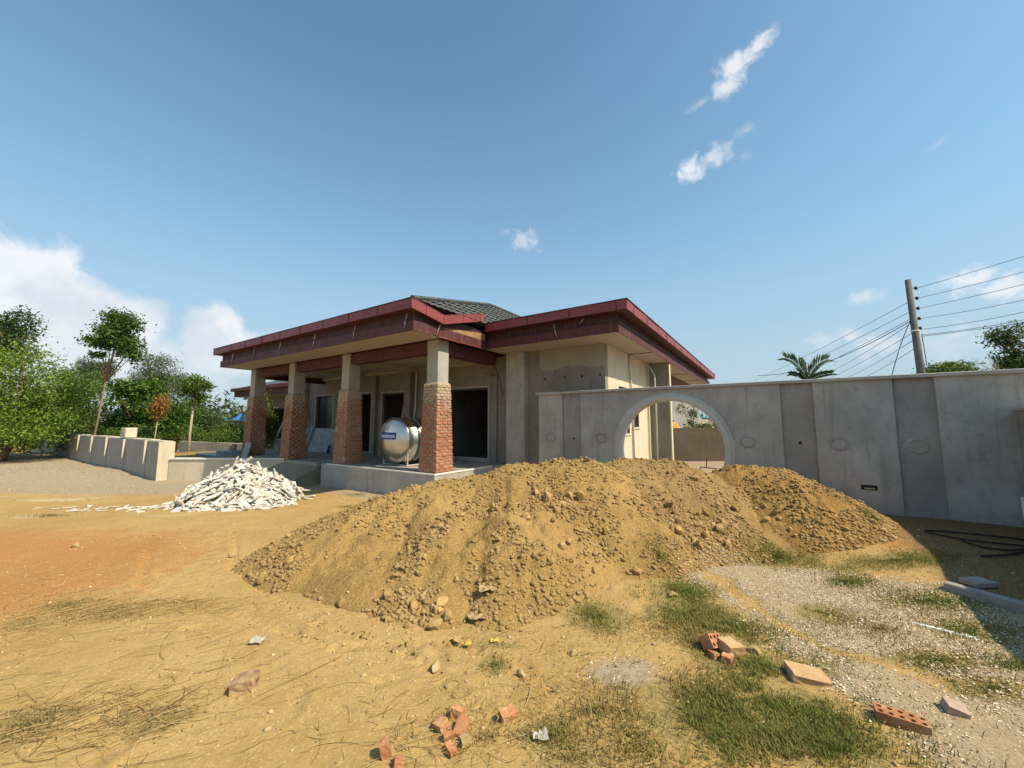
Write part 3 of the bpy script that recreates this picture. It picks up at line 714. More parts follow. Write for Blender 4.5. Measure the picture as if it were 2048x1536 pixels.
def jb(a0, a1, b0, b1, z0, z1, side=False):
    """slightly crooked sheet panel"""
    j = lambda k=.006: random.uniform(-k, k)
    v = []
    for z in (z0, z1):
        t0, t1 = j(), j(); q = [j(.005) for _ in range(2)]
        if side: v.append([W(a1, b0, z + q[0]), W(a0 + t0, b0, z + q[0]), W(a0 + t1, b1, z + q[1]), W(a1, b1, z + q[1])])
        else: v.append([W(a1, b0 + t0, z + q[0]), W(a0, b0 + t1, z + q[1]), W(a0, b1, z + q[1]), W(a1, b1, z + q[0])])
    return MB().hexa(v[0] + v[1])
def make_house():
    h = house
    def part(name, m, mat, **k): return m.build(name, mat, h, **k)
    # --- terrace with rounded end
    out = [(-.14, -.14), (4.2, -.14)] + [(4.2 + .8 * math.sin(t), .66 - .8 * math.cos(t)) for t in np.linspace(.2, math.pi / 2, 8)] + [(5.0, 2.9), (-.14, 2.9)]
    def slab(out, z0, z1):
        n = len(out); m = MB()
        return m.add([W(a, b, z0) for a, b in out] + [W(a, b, z1) for a, b in out],
                     [tuple(range(n)), tuple(range(n, 2 * n))] + [(i, (i + 1) % n, n + (i + 1) % n, n + i) for i in range(n)])
    tr = part('terrace', slab(out, -.3, .47), MT['gwall'])
    slab([(-.10, -.10), (4.2, -.10), (4.75, .3), (4.95, .8), (4.95, 2.89), (-.10, 2.89)], .471, .486).build('floor', MT['floor'], tr)
    MB().ob(-.155, 4.15, -.155, -.095, .472, .502).build('edge_tile', MT['tilewhite'], tr)
    MB().ob(-.155, -.095, -.094, 2.0, .472, .502).build('edge_tile', MT['tilewhite'], tr)
    part('porch_floor', MB().ob(5.0, 11.6, .05, 2.9, -.3, .46), MT['floor'])
    part('ramp', MB().hexa([W(7.1, -1.1, -.3), W(4.85, -1.1, -.3), W(4.85, .2, -.3), W(7.1, .2, -.3), W(7.1, -1.1, -.16), W(4.85, -1.1, -.16), W(4.85, .2, .44), W(7.1, .2, .44)]), concrete('rubble_ramp', (.30, .255, .19), (.22, .185, .135), (.13, .105, .075), .1, .95, .8))
    # --- walls
    OPS = [(.67, 2.24, .60, 2.74), (4.43, 5.69, 1.25, 2.76), (6.36, 7.09, .56, 2.80), (8.92, 10.24, 1.40, 2.82)]
    part('wall', wall_open(-.25, 11.6, 2.9, 3.1, -.2, 3.66, OPS), MT['wall'])
    part('wall', MB().ob(-3.08, -.251, 2.82, 3.02, -.2, 3.67), MT['wall'])
    SO = [(3.85, 4.75, 1.35, 2.66), (5.02, 5.72, 1.52, 2.06 + .6)]
    part('wall', side_open(-3.08, -2.90, 3.021, 6.97, -.2, 3.67, SO), MT['dry'])  # sun-facing side: paler than the front walls, sunlight put into its colour
    part('wall', MB().ob(11.4, 11.6, 3.101, 9, -.2, 3.66), MT['wall'])
    part('wall', MB().ob(.2, 11.4, 9.0, 9.2, -.2, 3.9), MT['wall'])
    part('wall', MB().ob(-3.079, .0, 6.971, 7.16, -.2, 3.67), MT['wall'])
    part('wall', MB().ob(.0, .2, 6.975, 9.2, -.2, 3.9), MT['wall'])
    part('post', MB().ob(-.8, -.5, 16.2, 16.5, -.2, 3.67), MT['wall'])
    part('wall', MB().ob(3.0, 3.15, 3.1, 9.0, -.2, 3.66), MT['wall'])
    part('wall', MB().ob(7.6, 7.75, 3.1, 9.0, -.2, 3.66), MT['wall'])
    part('interior_floor', MB().ob(-2.9, 11.4, 3.1, 6.97, .40, .47), MT['floor'])
    # rough upper plaster band and paint edge on the wing
    m = MB(); vs = []; N = 26; az = np.linspace(-3.079, -1.2, N)
    for i, a in enumerate(az):
        zz = 3.12 + .05 * math.sin(a * 5) + random.uniform(-.025, .025)
        vs += [W(a, 2.808, zz), W(a, 2.808, 3.669)]
    m.add(vs, [(2 * i, 2 * i + 2, 2 * i + 3, 2 * i + 1) for i in range(N - 1)])
    m2 = MB(); m2.v = m.v + [W(*_back(v)) for v in m.v]; k = len(m.v)
    m2.f = m.f + [tuple(k + i for i in reversed(f)) for f in m.f] + [(2 * i, 2 * i + 2, k + 2 * i + 2, k + 2 * i) for i in range(N - 1)]
    part('plaster_band', m2, concrete('upper_render', (.33, .305, .26), (.28, .26, .225), (.2, .18, .15), .2))
    part('pilaster', MB().ob(-.81, -.20, 2.60, 2.818, -.2, 3.668), MT['gwall'])
    part('pilaster', MB().ob(4.0, 4.30, 2.72, 2.898, .47, 3.54), MT['wall'])
    part('pilaster', MB().ob(5.95, 6.15, 2.76, 2.898, .47, 3.54), MT['wall'])
    part('pilaster', MB().ob(10.9, 11.3, 2.70, 2.898, .47, 3.54), MT['gwall'])
    # wing pier and its beam
    part('pier', MB().ob(-3.74, -3.082, 6.98, 7.16, -.2, 3.669), MT['wall'])
    part('pier_lit_side', MB().ob(-3.775, -3.741, 6.97, 7.17, -.2, 3.60), MT['dry'])  # pier's lit side: slab of paler render, sunlight put into its colour
    part('corner_trim', MB().ob(-3.12, -3.081, 6.80, 6.975, -.2, 3.60), MT['dry'])
    # door and window frames, glass
    for i, (a0, a1, z0, z1) in enumerate(OPS):
        nm = 'window' if i in (1, 3) else 'door_frame'; w = .05
        m = MB(); m.ob(a0, a0 + w, 2.96, 3.04, z0, z1).ob(a1 - w, a1, 2.96, 3.04, z0, z1).ob(a0 + w, a1 - w, 2.96, 3.04, z1 - w, z1)
        if i in (1, 3): m.ob(a0 + w, a1 - w, 2.96, 3.04, z0, z0 + w)
        f = part(nm, m, MT['frame'])
        m = MB(); s = .06                             # raised plaster surround
        m.ob(a0 - s, a0, 2.875, 2.899, z0, z1 + s).ob(a1, a1 + s, 2.875, 2.899, z0, z1 + s).ob(a0, a1, 2.875, 2.899, z1, z1 + s)
        m.build('surround', MT['gwall'], f)
        if i == 3:
            am = (a0 + a1) / 2
            MB().ob(a0 + w, am - .02, 2.99, 3.0, z0 + w, z1 - w).build('pane', MT['glass'], f)
    part('door_sill', MB().ob(.6, 2.3, 2.82, 3.15, .472, .60), MT['gwall'])
    for (b0, b1, z0, z1) in SO:
        m = MB(); w = .04; A0, A1 = -3.05, -3.0
        m.ob(A0, A1, b0, b0 + w, z0, z1).ob(A0, A1, b1 - w, b1, z0, z1).ob(A0, A1, b0 + w, b1 - w, z1 - w, z1).ob(A0, A1, b0 + w, b1 - w, z0, z0 + w)
        f = part('window', m, MT['frame'])
        MB().ob(-3.03, -3.02, b0 + w, b1 - w, z0 + w, z1 - w).build('pane', MT['glass'], f)
        for k in range(5):
            bb = b0 + (b1 - b0) * (k + .5) / 5
            MB().ob(-3.07, -3.055, bb - .008, bb + .008, z0, z1).build('bar', MT['frame'], f)
        MB().ob(-3.11, -3.081, b0 - .05, b1 + .05, z0 - .05, z0).build('sill', MT['dry'], f)
    # --- eaves
    part('soffit', MB().ob(-.10, 10.0, -.85, .055, 3.67, 3.69), MT['soffit'])
    part('soffit', MB().ob(-3.78, -.02, 1.78, 2.818, 3.671, 3.69), MT['soffit'])
    part('soffit', MB().ob(-3.78, -3.081, 2.8185, 17.2, 3.671, 3.69), MT['soffit'])
    part('soffit', MB().ob(9.87, 10.0, .06, 2.9, 3.67, 3.69), MT['soffit'])
    part('beam', MB().ob(.33, 9.5, .17, .42, 3.36, 3.668), MT['fascia'])
    part('beam', MB().ob(.14, .40, .45, 2.55, 3.34, 3.668), MT['fascia'])
    part('beam', MB().ob(9.62, 9.86, .45, 2.88, 3.34, 3.668), MT['fascia_up'])
    part('ceiling', MB().ob(.40, 9.62, .42, 2.895, 3.56, 3.62), MT['plaster'])
    for aa in (3.6, 6.7): part('ceiling_beam', MB().ob(aa, aa + .3, .42, 2.89, 3.42, 3.559), MT['plaster'])
    m = MB(); part('cornice', m.ob(.41, 9.61, 2.76, 2.895, 3.46, 3.559), MT['plaster'])
    for bb in (4.75, 7.0, 10.5, 13.5): part('soffit_batten', MB().ob(-3.77, -3.085, bb, bb + .035, 3.655, 3.6705), MT['fascia_up'])
    # dark decks that close the roof above the soffits
    part('roof_deck', MB().ob(-.05, 9.95, -.78, 9.1, 3.70, 4.09), MT['fascia_up'])
    part('roof_deck', MB().ob(-3.70, -.06, 1.86, 17.2, 3.70, 4.24), MT['fascia_up'])
    def run_front(a0, a1, b_low, seg, straps, panels=True, z=(3.66, 3.88, 4.10, 4.31)):
        part('fascia_board', MB().ob(a0, a1, b_low, b_low + .02, z[0], z[1]), MT['fascia'])
        part('fascia_board', MB().ob(a0, a1, b_low + .05, b_low + .07, z[1] - .01, z[2]), MT['fascia_up'])
    # porch front
    run_front(-.12, 10.0, -.87, 1.2, None)
    part('gutter_box', MB().ob(-.24, 10.18, -1.035, -.79, 4.102, 4.30), MT['fascia'])
    edges = list(np.arange(-.26, 9.6, 1.12)) + [10.2]
    for x0, x1 in zip(edges[:-1], edges[1:]):
        p = part('trim_panel', jb(x0 + .012, x1 - .012, -1.055, -1.036, 4.10, 4.31), MT['trim'])
        MB().ob(x0 - .012, x0 + .011, -1.062, -1.037, 4.095, 4.312).build('seam', MT['fascia'], p)
    part('trim_lip', MB().ob(-.27, 10.21, -1.066, -.6, 4.3125, 4.328), MT['fascia_up'])
    # porch left return
    part('fascia_board', MB().ob(10.001, 10.02, -.87, 6, 3.66, 3.88), MT['fascia'])
    part('fascia_board', MB().ob(9.951, 9.97, -.80, 6, 3.881, 4.10), MT['fascia_up'])
    part('trim_panel', MB().ob(10.181, 10.20, -1.035, 6, 4.10, 4.31), MT['trim'])
    # porch right return: lower boards straight, the sheet trim dips and rises again
    part('fascia_board', MB().ob(-.14, -.121, -.87, 1.755, 3.66, 3.88), MT['fascia'])
    part('fascia_board', MB().ob(-.09, -.071, -.82, 1.755, 3.881, 4.16), MT['fascia_up'])
    part('fascia_ledge', MB().ob(-.155, -.1205, -.1, 1.74, 3.64, 3.659), MT['trim'])
    def trim_side(b0, zb0, zt0, b1, zb1, zt1):
        pts = []
        for A in (-.26, -.241):
            pts.append([W(A, b0, zb0), W(A, b1, zb1), W(A, b1, zt1), W(A, b0, zt0)])
        v = pts[0] + pts[1]
        p = part('trim_panel', MB().add(v, [(0, 1, 2, 3), (7, 6, 5, 4), (0, 4, 5, 1), (1, 5, 6, 2), (2, 6, 7, 3), (3, 7, 4, 0)]), MT['trim'])
        q = [(b0, zb0, zt0), (b1, zb1, zt1)]
        m = MB(); m.add([W(-.265, b0, zt0 + .003), W(-.265, b1, zt1 + .003), W(-.0, b1, zt1 + .003), W(-.0, b0, zt0 + .003), W(-.265, b0, zt0 + .018), W(-.265, b1, zt1 + .018), W(-.0, b1, zt1 + .018), W(-.0, b0, zt0 + .018)],
              [(0, 1, 2, 3), (7, 6, 5, 4), (0, 4, 5, 1), (1, 5, 6, 2), (2, 6, 7, 3), (3, 7, 4, 0)])
        m.build('lip', MT['trim'], p)
        m = MB(); m.add([W(-.24, b0, zb0 + .004), W(-.24, b1, zb1 + .004), W(-.07, b1, zb1 + .004), W(-.07, b0, zb0 + .004)], [(0, 1, 2, 3)]); m.build('underside', MT['fascia'], p)
        return p
    trim_side(-1.036, 4.10, 4.31, -.62, 4.04, 4.245); trim_side(-.608, 4.038, 4.243, -.06, 3.95, 4.15)
    trim_side(-.045, 3.95, 4.15, .62, 4.13, 4.33); trim_side(.632, 4.133, 4.333, 1.30, 4.31, 4.51); trim_side(1.312, 4.313, 4.513, 1.46, 4.35, 4.55)
    part('sheet_flashing', MB().hexa([W(-.10, .0, 3.885), W(-.118, .0, 3.885), W(-.118, 1.7, 3.885), W(-.10, 1.7, 3.885), W(-.10, .0, 3.90), W(-.118, .0, 3.90), W(-.118, 1.7, 4.08), W(-.10, 1.7, 4.08)]), MT['timber'])
    # wing front and right side
    part('fascia_board', MB().ob(-3.80, -.142, 1.76, 1.779, 3.66, 3.88), MT['fascia'])
    part('fascia_board', MB().ob(-3.74, -.10, 1.83, 1.85, 3.875, 4.10), MT['fascia_up'])
    part('gutter_box', MB().ob(-4.03, -.20, 1.58, 1.83, 4.102, 4.30), MT['fascia'])
    edges = [-4.05, -3.82, -2.7, -1.55, -.22]
    for x0, x1 in zip(edges[:-1], edges[1:]):
        p = part('trim_panel', jb(x0 + .012, x1 - .012, 1.56, 1.579, 4.10, 4.31), MT['trim'])
        MB().ob(x1 - .011, x1 + .012, 1.553, 1.578, 4.095, 4.312).build('seam', MT['fascia'], p)
    part('trim_lip', MB().ob(-4.07, -.2, 1.545, 2.0, 4.3125, 4.328), MT['fascia_up'])
    part('fascia_board', MB().ob(-3.80, -3.781, 1.7795, 17.2, 3.66, 3.86), MT['fascia'])
    part('fascia_ledge', MB().ob(-3.83, -3.801, 1.77, 17.2, 3.862, 3.885), MT['fascia_up'])
    part('fascia_board', MB().ob(-3.72, -3.701, 1.851, 17.2, 3.8855, 4.10), MT['fascia_up'])
    part('gutter_box', MB().ob(-4.03, -3.70, 1.8305, 17.6, 4.102, 4.30), MT['fascia'])
    edges = [1.58] + list(np.arange(2.1, 17.6, 1.12)) + [17.6]
    for x0, x1 in zip(edges[:-1], edges[1:]):
        p = part('trim_panel', jb(-4.05, -4.031, x0 + .012, x1 - .012, 4.10, 4.31, True), MT['trim'])
        MB().ob(-4.057, -4.032, x1 - .011, x1 + .012, 4.095, 4.312).build('seam', MT['fascia'], p)
    part('trim_lip', MB().ob(-4.07, -3.6, 2.001, 17.62, 4.3125, 4.328), MT['fascia_up'])
    # straps holding the gutters
    def strap(a, b, zt=4.09, zb=3.72, dirv=(0, -1), sw=.12):
        m = MB(); pts = []
        for k in range(6):
            f = k / 5
            pts.append((a + sw * f * (random.uniform(.6, 1.2)) * (1 if dirv[0] == 0 else 0), b + (0 if dirv[0] == 0 else sw * f), zt + (zb - zt) * f))
        m.tube([W(p[0] + dirv[0] * .012, p[1] + dirv[1] * .012, p[2]) for p in pts], [.006, .014, .012, .016, .009, .005], 5)
        part('strap', m, MT['tin'])
    for a in (8.9, 7.3, 5.6, 3.7, 1.9, .03): strap(a, -.885)
    strap(-2.2, 1.745, sw=-.1); strap(-.155, -.05, 4.02, 3.68, (-1, 0), -.15); strap(-3.0, 1.745, 4.08, 3.98)
    # --- tiled roof over the porch: hip in front, ridge running back
    A, L, R1, R2 = W(-.22, -1.0, 4.29), W(10.1, -1.0, 4.29), W(1.35, 3.87, 5.66), W(1.35, 9.1, 5.66)
    rf = part('roof', MB().add([A, L, R1, R2, W(10.1, 9.1, 4.29), W(-.22, 9.1, 4.29)], [(0, 1, 2), (1, 4, 3, 2), (0, 2, 3, 5), (0, 5, 4, 1), (5, 3, 4)]), MT['roof'])
    nC = 9
    nrm = Vector((0, 0, 1)); va = Vector(W(1.35, 0, 5.66)) - Vector(W(-.22, 0, 4.29)); vb = Vector(W(0, 1, 0)) - Vector(W(0, 0, 0)); nrm = va.cross(vb).normalized()
    if nrm.z < 0: nrm = -nrm
    for i in range(nC):
        v0, v1 = i / nC - .01, (i + 1) / nC + .012
        m = MB(); bs = np.arange(-1.0 + 4.87 * max(v0, 0) + .02, 8.8, .045); vs = []
        for b in bs:
            cor = .010 * math.sin(2 * math.pi * b / .21 + (i % 2) * 1.5)
            for v, lift in ((v0, .03), (v0, .012), (v1, .004)):
                hb = -1.0 + 4.87 * v
                q = Vector(W(-.22 + 1.57 * v, max(b, hb), 4.29 + 1.37 * v)) + nrm * (lift + cor + .02)
                vs.append(q)
        n = len(bs)
        m.add(vs, [(3 * j + q, 3 * j + q + 1, 3 * j + q + 4, 3 * j + q + 3) for j in range(n - 1) for q in (0, 1)])
        m.build('tile_course', MT['roof'], rf)
    m = MB(); m.tube([Vector(A) + Vector((0, 0, .05)), Vector(R1) + Vector((0, 0, .06)), Vector(R2) + Vector((0, 0, .06))], .05, 8); m.build('ridge_tile', MT['roof'], rf)
    # pipes and cables on the walls
    part('pipe', MB().tube([W(-3.12, 4.78, 3.66), W(-3.13, 4.79, 3.2), W(-3.12, 4.95, 2.2), W(-3.12, 4.95, .2)], .028, 8), MT['pipe'], smooth=True)
    part('pipe', MB().tube([W(-3.15, 6.6, 3.66), W(-3.35, 6.75, 3.25), W(-3.36, 6.76, 2.5), W(-3.36, 6.76, .2)], .024, 8), MT['pipe'], smooth=True)
    part('pipe', MB().tube([W(.77, 2.86, 3.17), W(.31, 2.86, 3.06), W(.31, 2.86, .5)], .014, 6), MT['rust'])
    part('cable', MB().tube([W(.42, 2.7, 3.5), W(.25, 2.72, 3.25), W(.1, 2.74, 2.85), W(.04, 2.75, 2.45)], .012, 6), MT['cable'])
    part('cable', MB().tube([W(10.75, 2.7, 3.5), W(10.6, 2.72, 3.0), W(10.55, 2.74, 2.3), W(10.5, 2.8, 1.7)], .012, 6), MT['cable'])
    part('pipe', MB().tube([W(3.8, 2.84, 3.5), W(3.82, 2.84, 2.2), W(3.95, 2.8, 1.2)], .03, 8), MT['pipe'])
    part('socket_box', MB().ob(6.2, 6.32, 2.885, 2.901, 1.55, 1.69), MT['dark'])
    # narrow hollow marks left by form ties
    for a, z in ((-1.35, 2.86), (-1.95, 2.87), (-2.45, 2.87), (-2.95, 2.87)):
        m = MB(); m.lathe([(-.004, .0), (-.006, .03), (.01, .04)], W(a, 2.822, z), (float(E2[0]), float(E2[1]), 0), 9); part('tie_hole', m, MT['dark'])
def _back(v):
    a, b = AB(v[0], v[1]); return a, b + .0115, v[2]
make_house()

# ------------------------------------------------------------------ water tank
def steel_mat():
    m, t = new_mat('brushed_steel'); p = pos(t)
    n_ = t.noise(t.vmath('MULTIPLY', p, (6, 6, 60)), 2, 5, .6)
    finish(t, t.mix(t.noise(p, 4), (.62, .60, .56), (.50, .48, .45)), t.math('MULTIPLY_ADD', n_, .10, .26), 1.0, t.noise(p, 3, 2), .015, .02)
    return m
MT['steel'] = steel_mat()
MT['blue'] = simple('blue_print', (.015, .07, .28), (.012, .06, .24), 5, .35, .02)
MT['whiteprint'] = simple('white_print', (.75, .76, .76), (.70, .71, .72), 5, .4, .02)
def make_tank():
    ta, tb0, tb1, tz, R, dep = 2.17, .58, 2.18, 1.17, .62, .17
    root = thing('water_tank', W(ta, 1.2, .49), 'shiny steel water tank with a blue sign lying on its side on the porch', 'water tank')
    ax = (float(E2[0]), float(E2[1]), 0); L = tb1 - tb0
    cap = [(-dep * (1 - (r / R) ** 2), r) for r in np.linspace(.001, R, 9)]
    prof = cap + [(.02, R + .004), (.05, R), (.30, R), (.31, R + .012), (.34, R + .012), (.35, R)]
    prof += [(L - .35, R), (L - .34, R + .012), (L - .31, R + .012), (L - .30, R), (L - .05, R)] + [(L + dep * (1 - (r / R) ** 2), r) for r in np.linspace(R, .001, 9)]
    MB().lathe(prof, W(ta, tb0, tz), ax, 56).build('shell', MT['steel'], root, smooth=True)
    for q in (.015, .52, L - .5): MB().lathe([(q - .014, R + .001), (q - .010, R + .013), (q + .010, R + .013), (q + .014, R + .001)], W(ta, tb0, tz), ax, 56).build('rib', MT['steel'], root, smooth=True)
    MB().lathe([(0, .001), (.0, .16), (-.05, .17), (-.06, .15)], W(ta, 1.25, tz + R + .05), (0, 0, -1.0001), 20).build('lid', MT['cable'], root)
    def dish(u, v, off):   # u: left (+a), v: up
        r2 = (u * u + v * v) / (R * R)
        return W(ta + u, tb0 - dep * (1 - r2) - off, tz + v)
    def plate(name, u0, u1, v0, v1, mat, off, nx=14, nz=4, skew=0.0):
        m = MB(); vs = [dish(u0 + (u1 - u0) * i / nx + skew * (j / nz), v0 + (v1 - v0) * j / nz, off) for j in range(nz + 1) for i in range(nx + 1)]
        fs = [(j * (nx + 1) + i, j * (nx + 1) + i + 1, (j + 1) * (nx + 1) + i + 1, (j + 1) * (nx + 1) + i) for j in range(nz) for i in range(nx)]
        vs2 = [dish(u0 + (u1 - u0) * i / nx + skew * (j / nz), v0 + (v1 - v0) * j / nz, off - .003) for j in range(nz + 1) for i in range(nx + 1)]
        k = len(vs); m.add(vs + vs2, fs + [tuple(k + q for q in reversed(f)) for f in fs])
        return m.build(name, mat, root, smooth=True)
    ban = plate('sign', .40, -.26, .035, .225, MT['blue'], .004)
    st = plate('sticker', .20, .06, .25, .46, MT['whiteprint'], .004, 4, 5)
    for q in range(3): plate('sticker_print', .18, .085, .27 + q * .062, .31 + q * .062, MT['stone_grey'], .007, 3, 2).parent = st
    cu = bpy.data.curves.new('lettering', 'FONT'); cu.body = 'hactakanya'; cu.size = 1; cu.offset = .02; cu.resolution_u = 3
    to = bpy.data.objects.new('lettering_tmp', cu); COL.objects.link(to)
    dg = bpy.context.evaluated_depsgraph_get(); me = bpy.data.meshes.new_from_object(to.evaluated_get(dg))
    bpy.data.objects.remove(to); co = np.array([v.co[:] for v in me.vertices])
    mn, mx = co.min(0), co.max(0); sx = .60 / (mx[0] - mn[0]); zs = .14 / (mx[1] - mn[1])
    for v, c in zip(me.vertices, co): v.co = dish(.375 - (c[0] - mn[0]) * sx, .05 + (c[1] - mn[1]) * zs, .008)
    me.materials.clear(); me.materials.append(MT['whiteprint'])
    o = bpy.data.objects.new('lettering', me); link(o, ban)
    # angle-iron cradle
    z0, zt = .492, .90; A0, A1, B0, B1 = ta - .50, ta + .50, tb0 + .08, tb1 - .12
    def bar(p, q, r=.018): MB().tube([W(*p), W(*q)], r, 4).build('stand_bar', MT['steelbar'], root)
    for B in (B0, B1):
        bar((A0, B, z0 + .02), (A1, B, z0 + .02))
        for A, s in ((A0, 1), (A1, -1)):
            bar((A, B, z0), (A, B, zt)); bar((A, B, z0 + .03), (A + s * .22, B, .74))
            MB().ob(A - .07, A + .07, B - .03, B + .03, zt, zt + .014).build('stand_pad', MT['steelbar'], root)
    for A in (A0, A1): bar((A, B0, z0 + .02), (A, B1, z0 + .02))
    bar((ta, B0, z0 + .02), (ta, B0, .68))
make_tank()

# ------------------------------------------------------------------ things on the porch
def leaning(name, a0, a1, b_foot, b_top, z0, z1, th, mat, label, cat, group=None, bev=.006):
    n = Vector((0, b_top - b_foot, z1 - z0)); n.normalize(); off = (-n.z * th, n.y * th)
    m = MB().hexa([W(a1, b_foot, z0), W(a0, b_foot, z0), W(a0, b_foot - off[0], z0 + off[1]), W(a1, b_foot - off[0], z0 + off[1]),
                   W(a1, b_top, z1), W(a0, b_top, z1), W(a0, b_top - off[0], z1 + off[1]), W(a1, b_top - off[0], z1 + off[1])])
    return tag(m.build(name, mat, None, bevel=bev), label, cat, group)
leaning('stone_slab', 7.75, 9.9, 2.45, 2.72, .465, 1.42, .03, MT['stone_grey'], 'wide blue grey stone sheet leaning on the porch wall below the window', 'stone slab')
leaning('stone_slab', 9.95, 10.12, 2.30, 2.66, .465, 1.46, .04, MT['stone_grey'], 'narrow pale stone strip leaning upright at the left of the stone sheets', 'stone slab')
leaning('stone_slab', 10.25, 10.38, 2.30, 2.62, .465, 1.40, .04, MT['gwall'], 'thin grey strip leaning leftmost beside the stone sheets', 'stone slab')
leaning('stone_slab', 8.3, 9.7, 2.30, 2.40, .465, .80, .03, MT['stone_grey'], 'low stone offcut standing before the wide stone sheet', 'stone slab')
leaning('timber_board', 7.55, 7.74, 2.5, 2.78, .465, 1.40, .03, MT['timber'], 'brown board leaning right of the stone sheets', 'board')
leaning('stone_slab', 9.05, 9.5, -.28, -.09, .02, .95, .03, MT['gwall'], 'grey slab with clipped corners leaning against the leftmost brick pillar', 'stone slab')
tag(MB().tube([W(4.95, 2.98, .5), W(4.95, 3.3, 2.3)], .03, 8).build('upright_pole', MT['pipe'], None), 'pale pole standing in the window behind the water tank', 'pole')
for i, (a, b, w, hh) in enumerate(((1.5, 6.2, .9, 1.5), (2.5, 6.8, .7, 1.3))):
    m = MB(); m.ob(a, a + w, b, b + .05, .475, .475 + hh)
    for k in range(4): m.ob(a + .02, a + w - .02, b - .03, b - .001, .5 + k * hh / 4, .5 + (k + .8) * hh / 4)
    tag(m.build('timber_crate', MT['timber'], None), ('brown timber panel seen in the dark doorway', 'second brown timber panel deep in the dark doorway')[i], 'timber panel')

# ------------------------------------------------------------------ low walls on the left
def seg_box(p, q, th, z0, z1):
    p, q = Vector((*p, 0)), Vector((*q, 0)); d = (q - p).normalized(); n = Vector((-d.y, d.x, 0)) * th / 2
    c = [p - n, q - n, q + n, p + n]
    return MB().hexa([(v.x, v.y, z0) for v in c] + [(v.x, v.y, z1) for v in c])
def xy(a, b): w = W(a, b); return w[0], w[1]
def make_left_walls():
    r = thing('low_wall', W(8.6, -.9, -.2), 'low pale retaining wall with a thin white coping beside the rubble pile', 'wall')
    seg_box(xy(10.22, -1.95), xy(6.95, .12), .2, -.4, .45).build('wall_body', MT['dry'], r)
    seg_box(xy(10.20, -1.93), xy(6.95, .12), .28, .451, .49).build('coping', MT['tilewhite'], r)
    m = MB().add([W(10.3, -1.85, .40), W(6.97, .25, .40), W(10.4, .05, .42), W(16, 1.5, .3), W(20, -1.9, .1)], [(0, 1, 2), (0, 2, 3, 4)])
    tag(m.build('earth_fill', MT['soil1'], None), 'bare yellow earth behind the low wall', None, None, 'structure')
    for i, (a0, a1, b0, b1, z0, z1) in enumerate(((10.5, 12.2, -.7, .7, .2, .47), (10.6, 11.3, -.35, .7, .472, .60))):
        tag(MB().ob(a0, a1, b0, b1, z0, z1).build('stone_step', MT['stone_grey'], None, bevel=.01), ('lower dark stone step left of the porch', 'upper dark stone step left of the porch')[i], 'step')
    rock2 = rock('stone', *xy(11.0, .1), .22, None, ROCKS2, .2, .60); tag(rock2, 'grey boulder sitting on the dark stone step', 'stone')
    r = thing('fin_wall', W(18, -2.3, -.2), 'grey rendered wall split by upright fins painted pale like sunlit ends on the left', 'wall')
    ed = [10.25, 11.6, 14.3, 17.0, 19.7, 22.6, 26.0, 29.6]
    for k, (a0, a1) in enumerate(zip(ed[:-1], ed[1:])):
        zt = 1.03 + .02 * (k % 2)
        m = MB().hexa([W(a1, -2.28, -.5), W(a0, -2.30, -.5), W(a0, -1.96, -.5), W(a1, -1.96, -.5), W(a1, -2.28, zt), W(a0, -2.30, zt), W(a0, -1.96, zt), W(a1, -1.96, zt)])
        m.build('wall_panel', MT['fin'], r)
        MB().ob(a0 + .01, a1 - .01, -2.2, -1.94, zt + .002, zt + .02).build('coping', MT['dry'], r)
        if k: MB().ob(a0 - .03, a0 + .03, -2.36, -2.302, .30 - .03 * (k % 2), zt).build('fin', MT['dry'], r)  # pale strip paints the sunlit panel end, stopping where shade begins
    MB().ob(10.20, 10.249, -2.32, -1.90, -.5, 1.03).build('lit_end_face', MT['dry'], r)  # near end in paler render than the panels, its sunlight in the colour
    o = MB().ob(14.65, 15.35, -2.25, -1.9, 1.072, 1.46).build('concrete_block', MT['dry'], None, bevel=.02)
    tag(o, 'square concrete block resting on top of the finned wall', 'block')
make_left_walls()

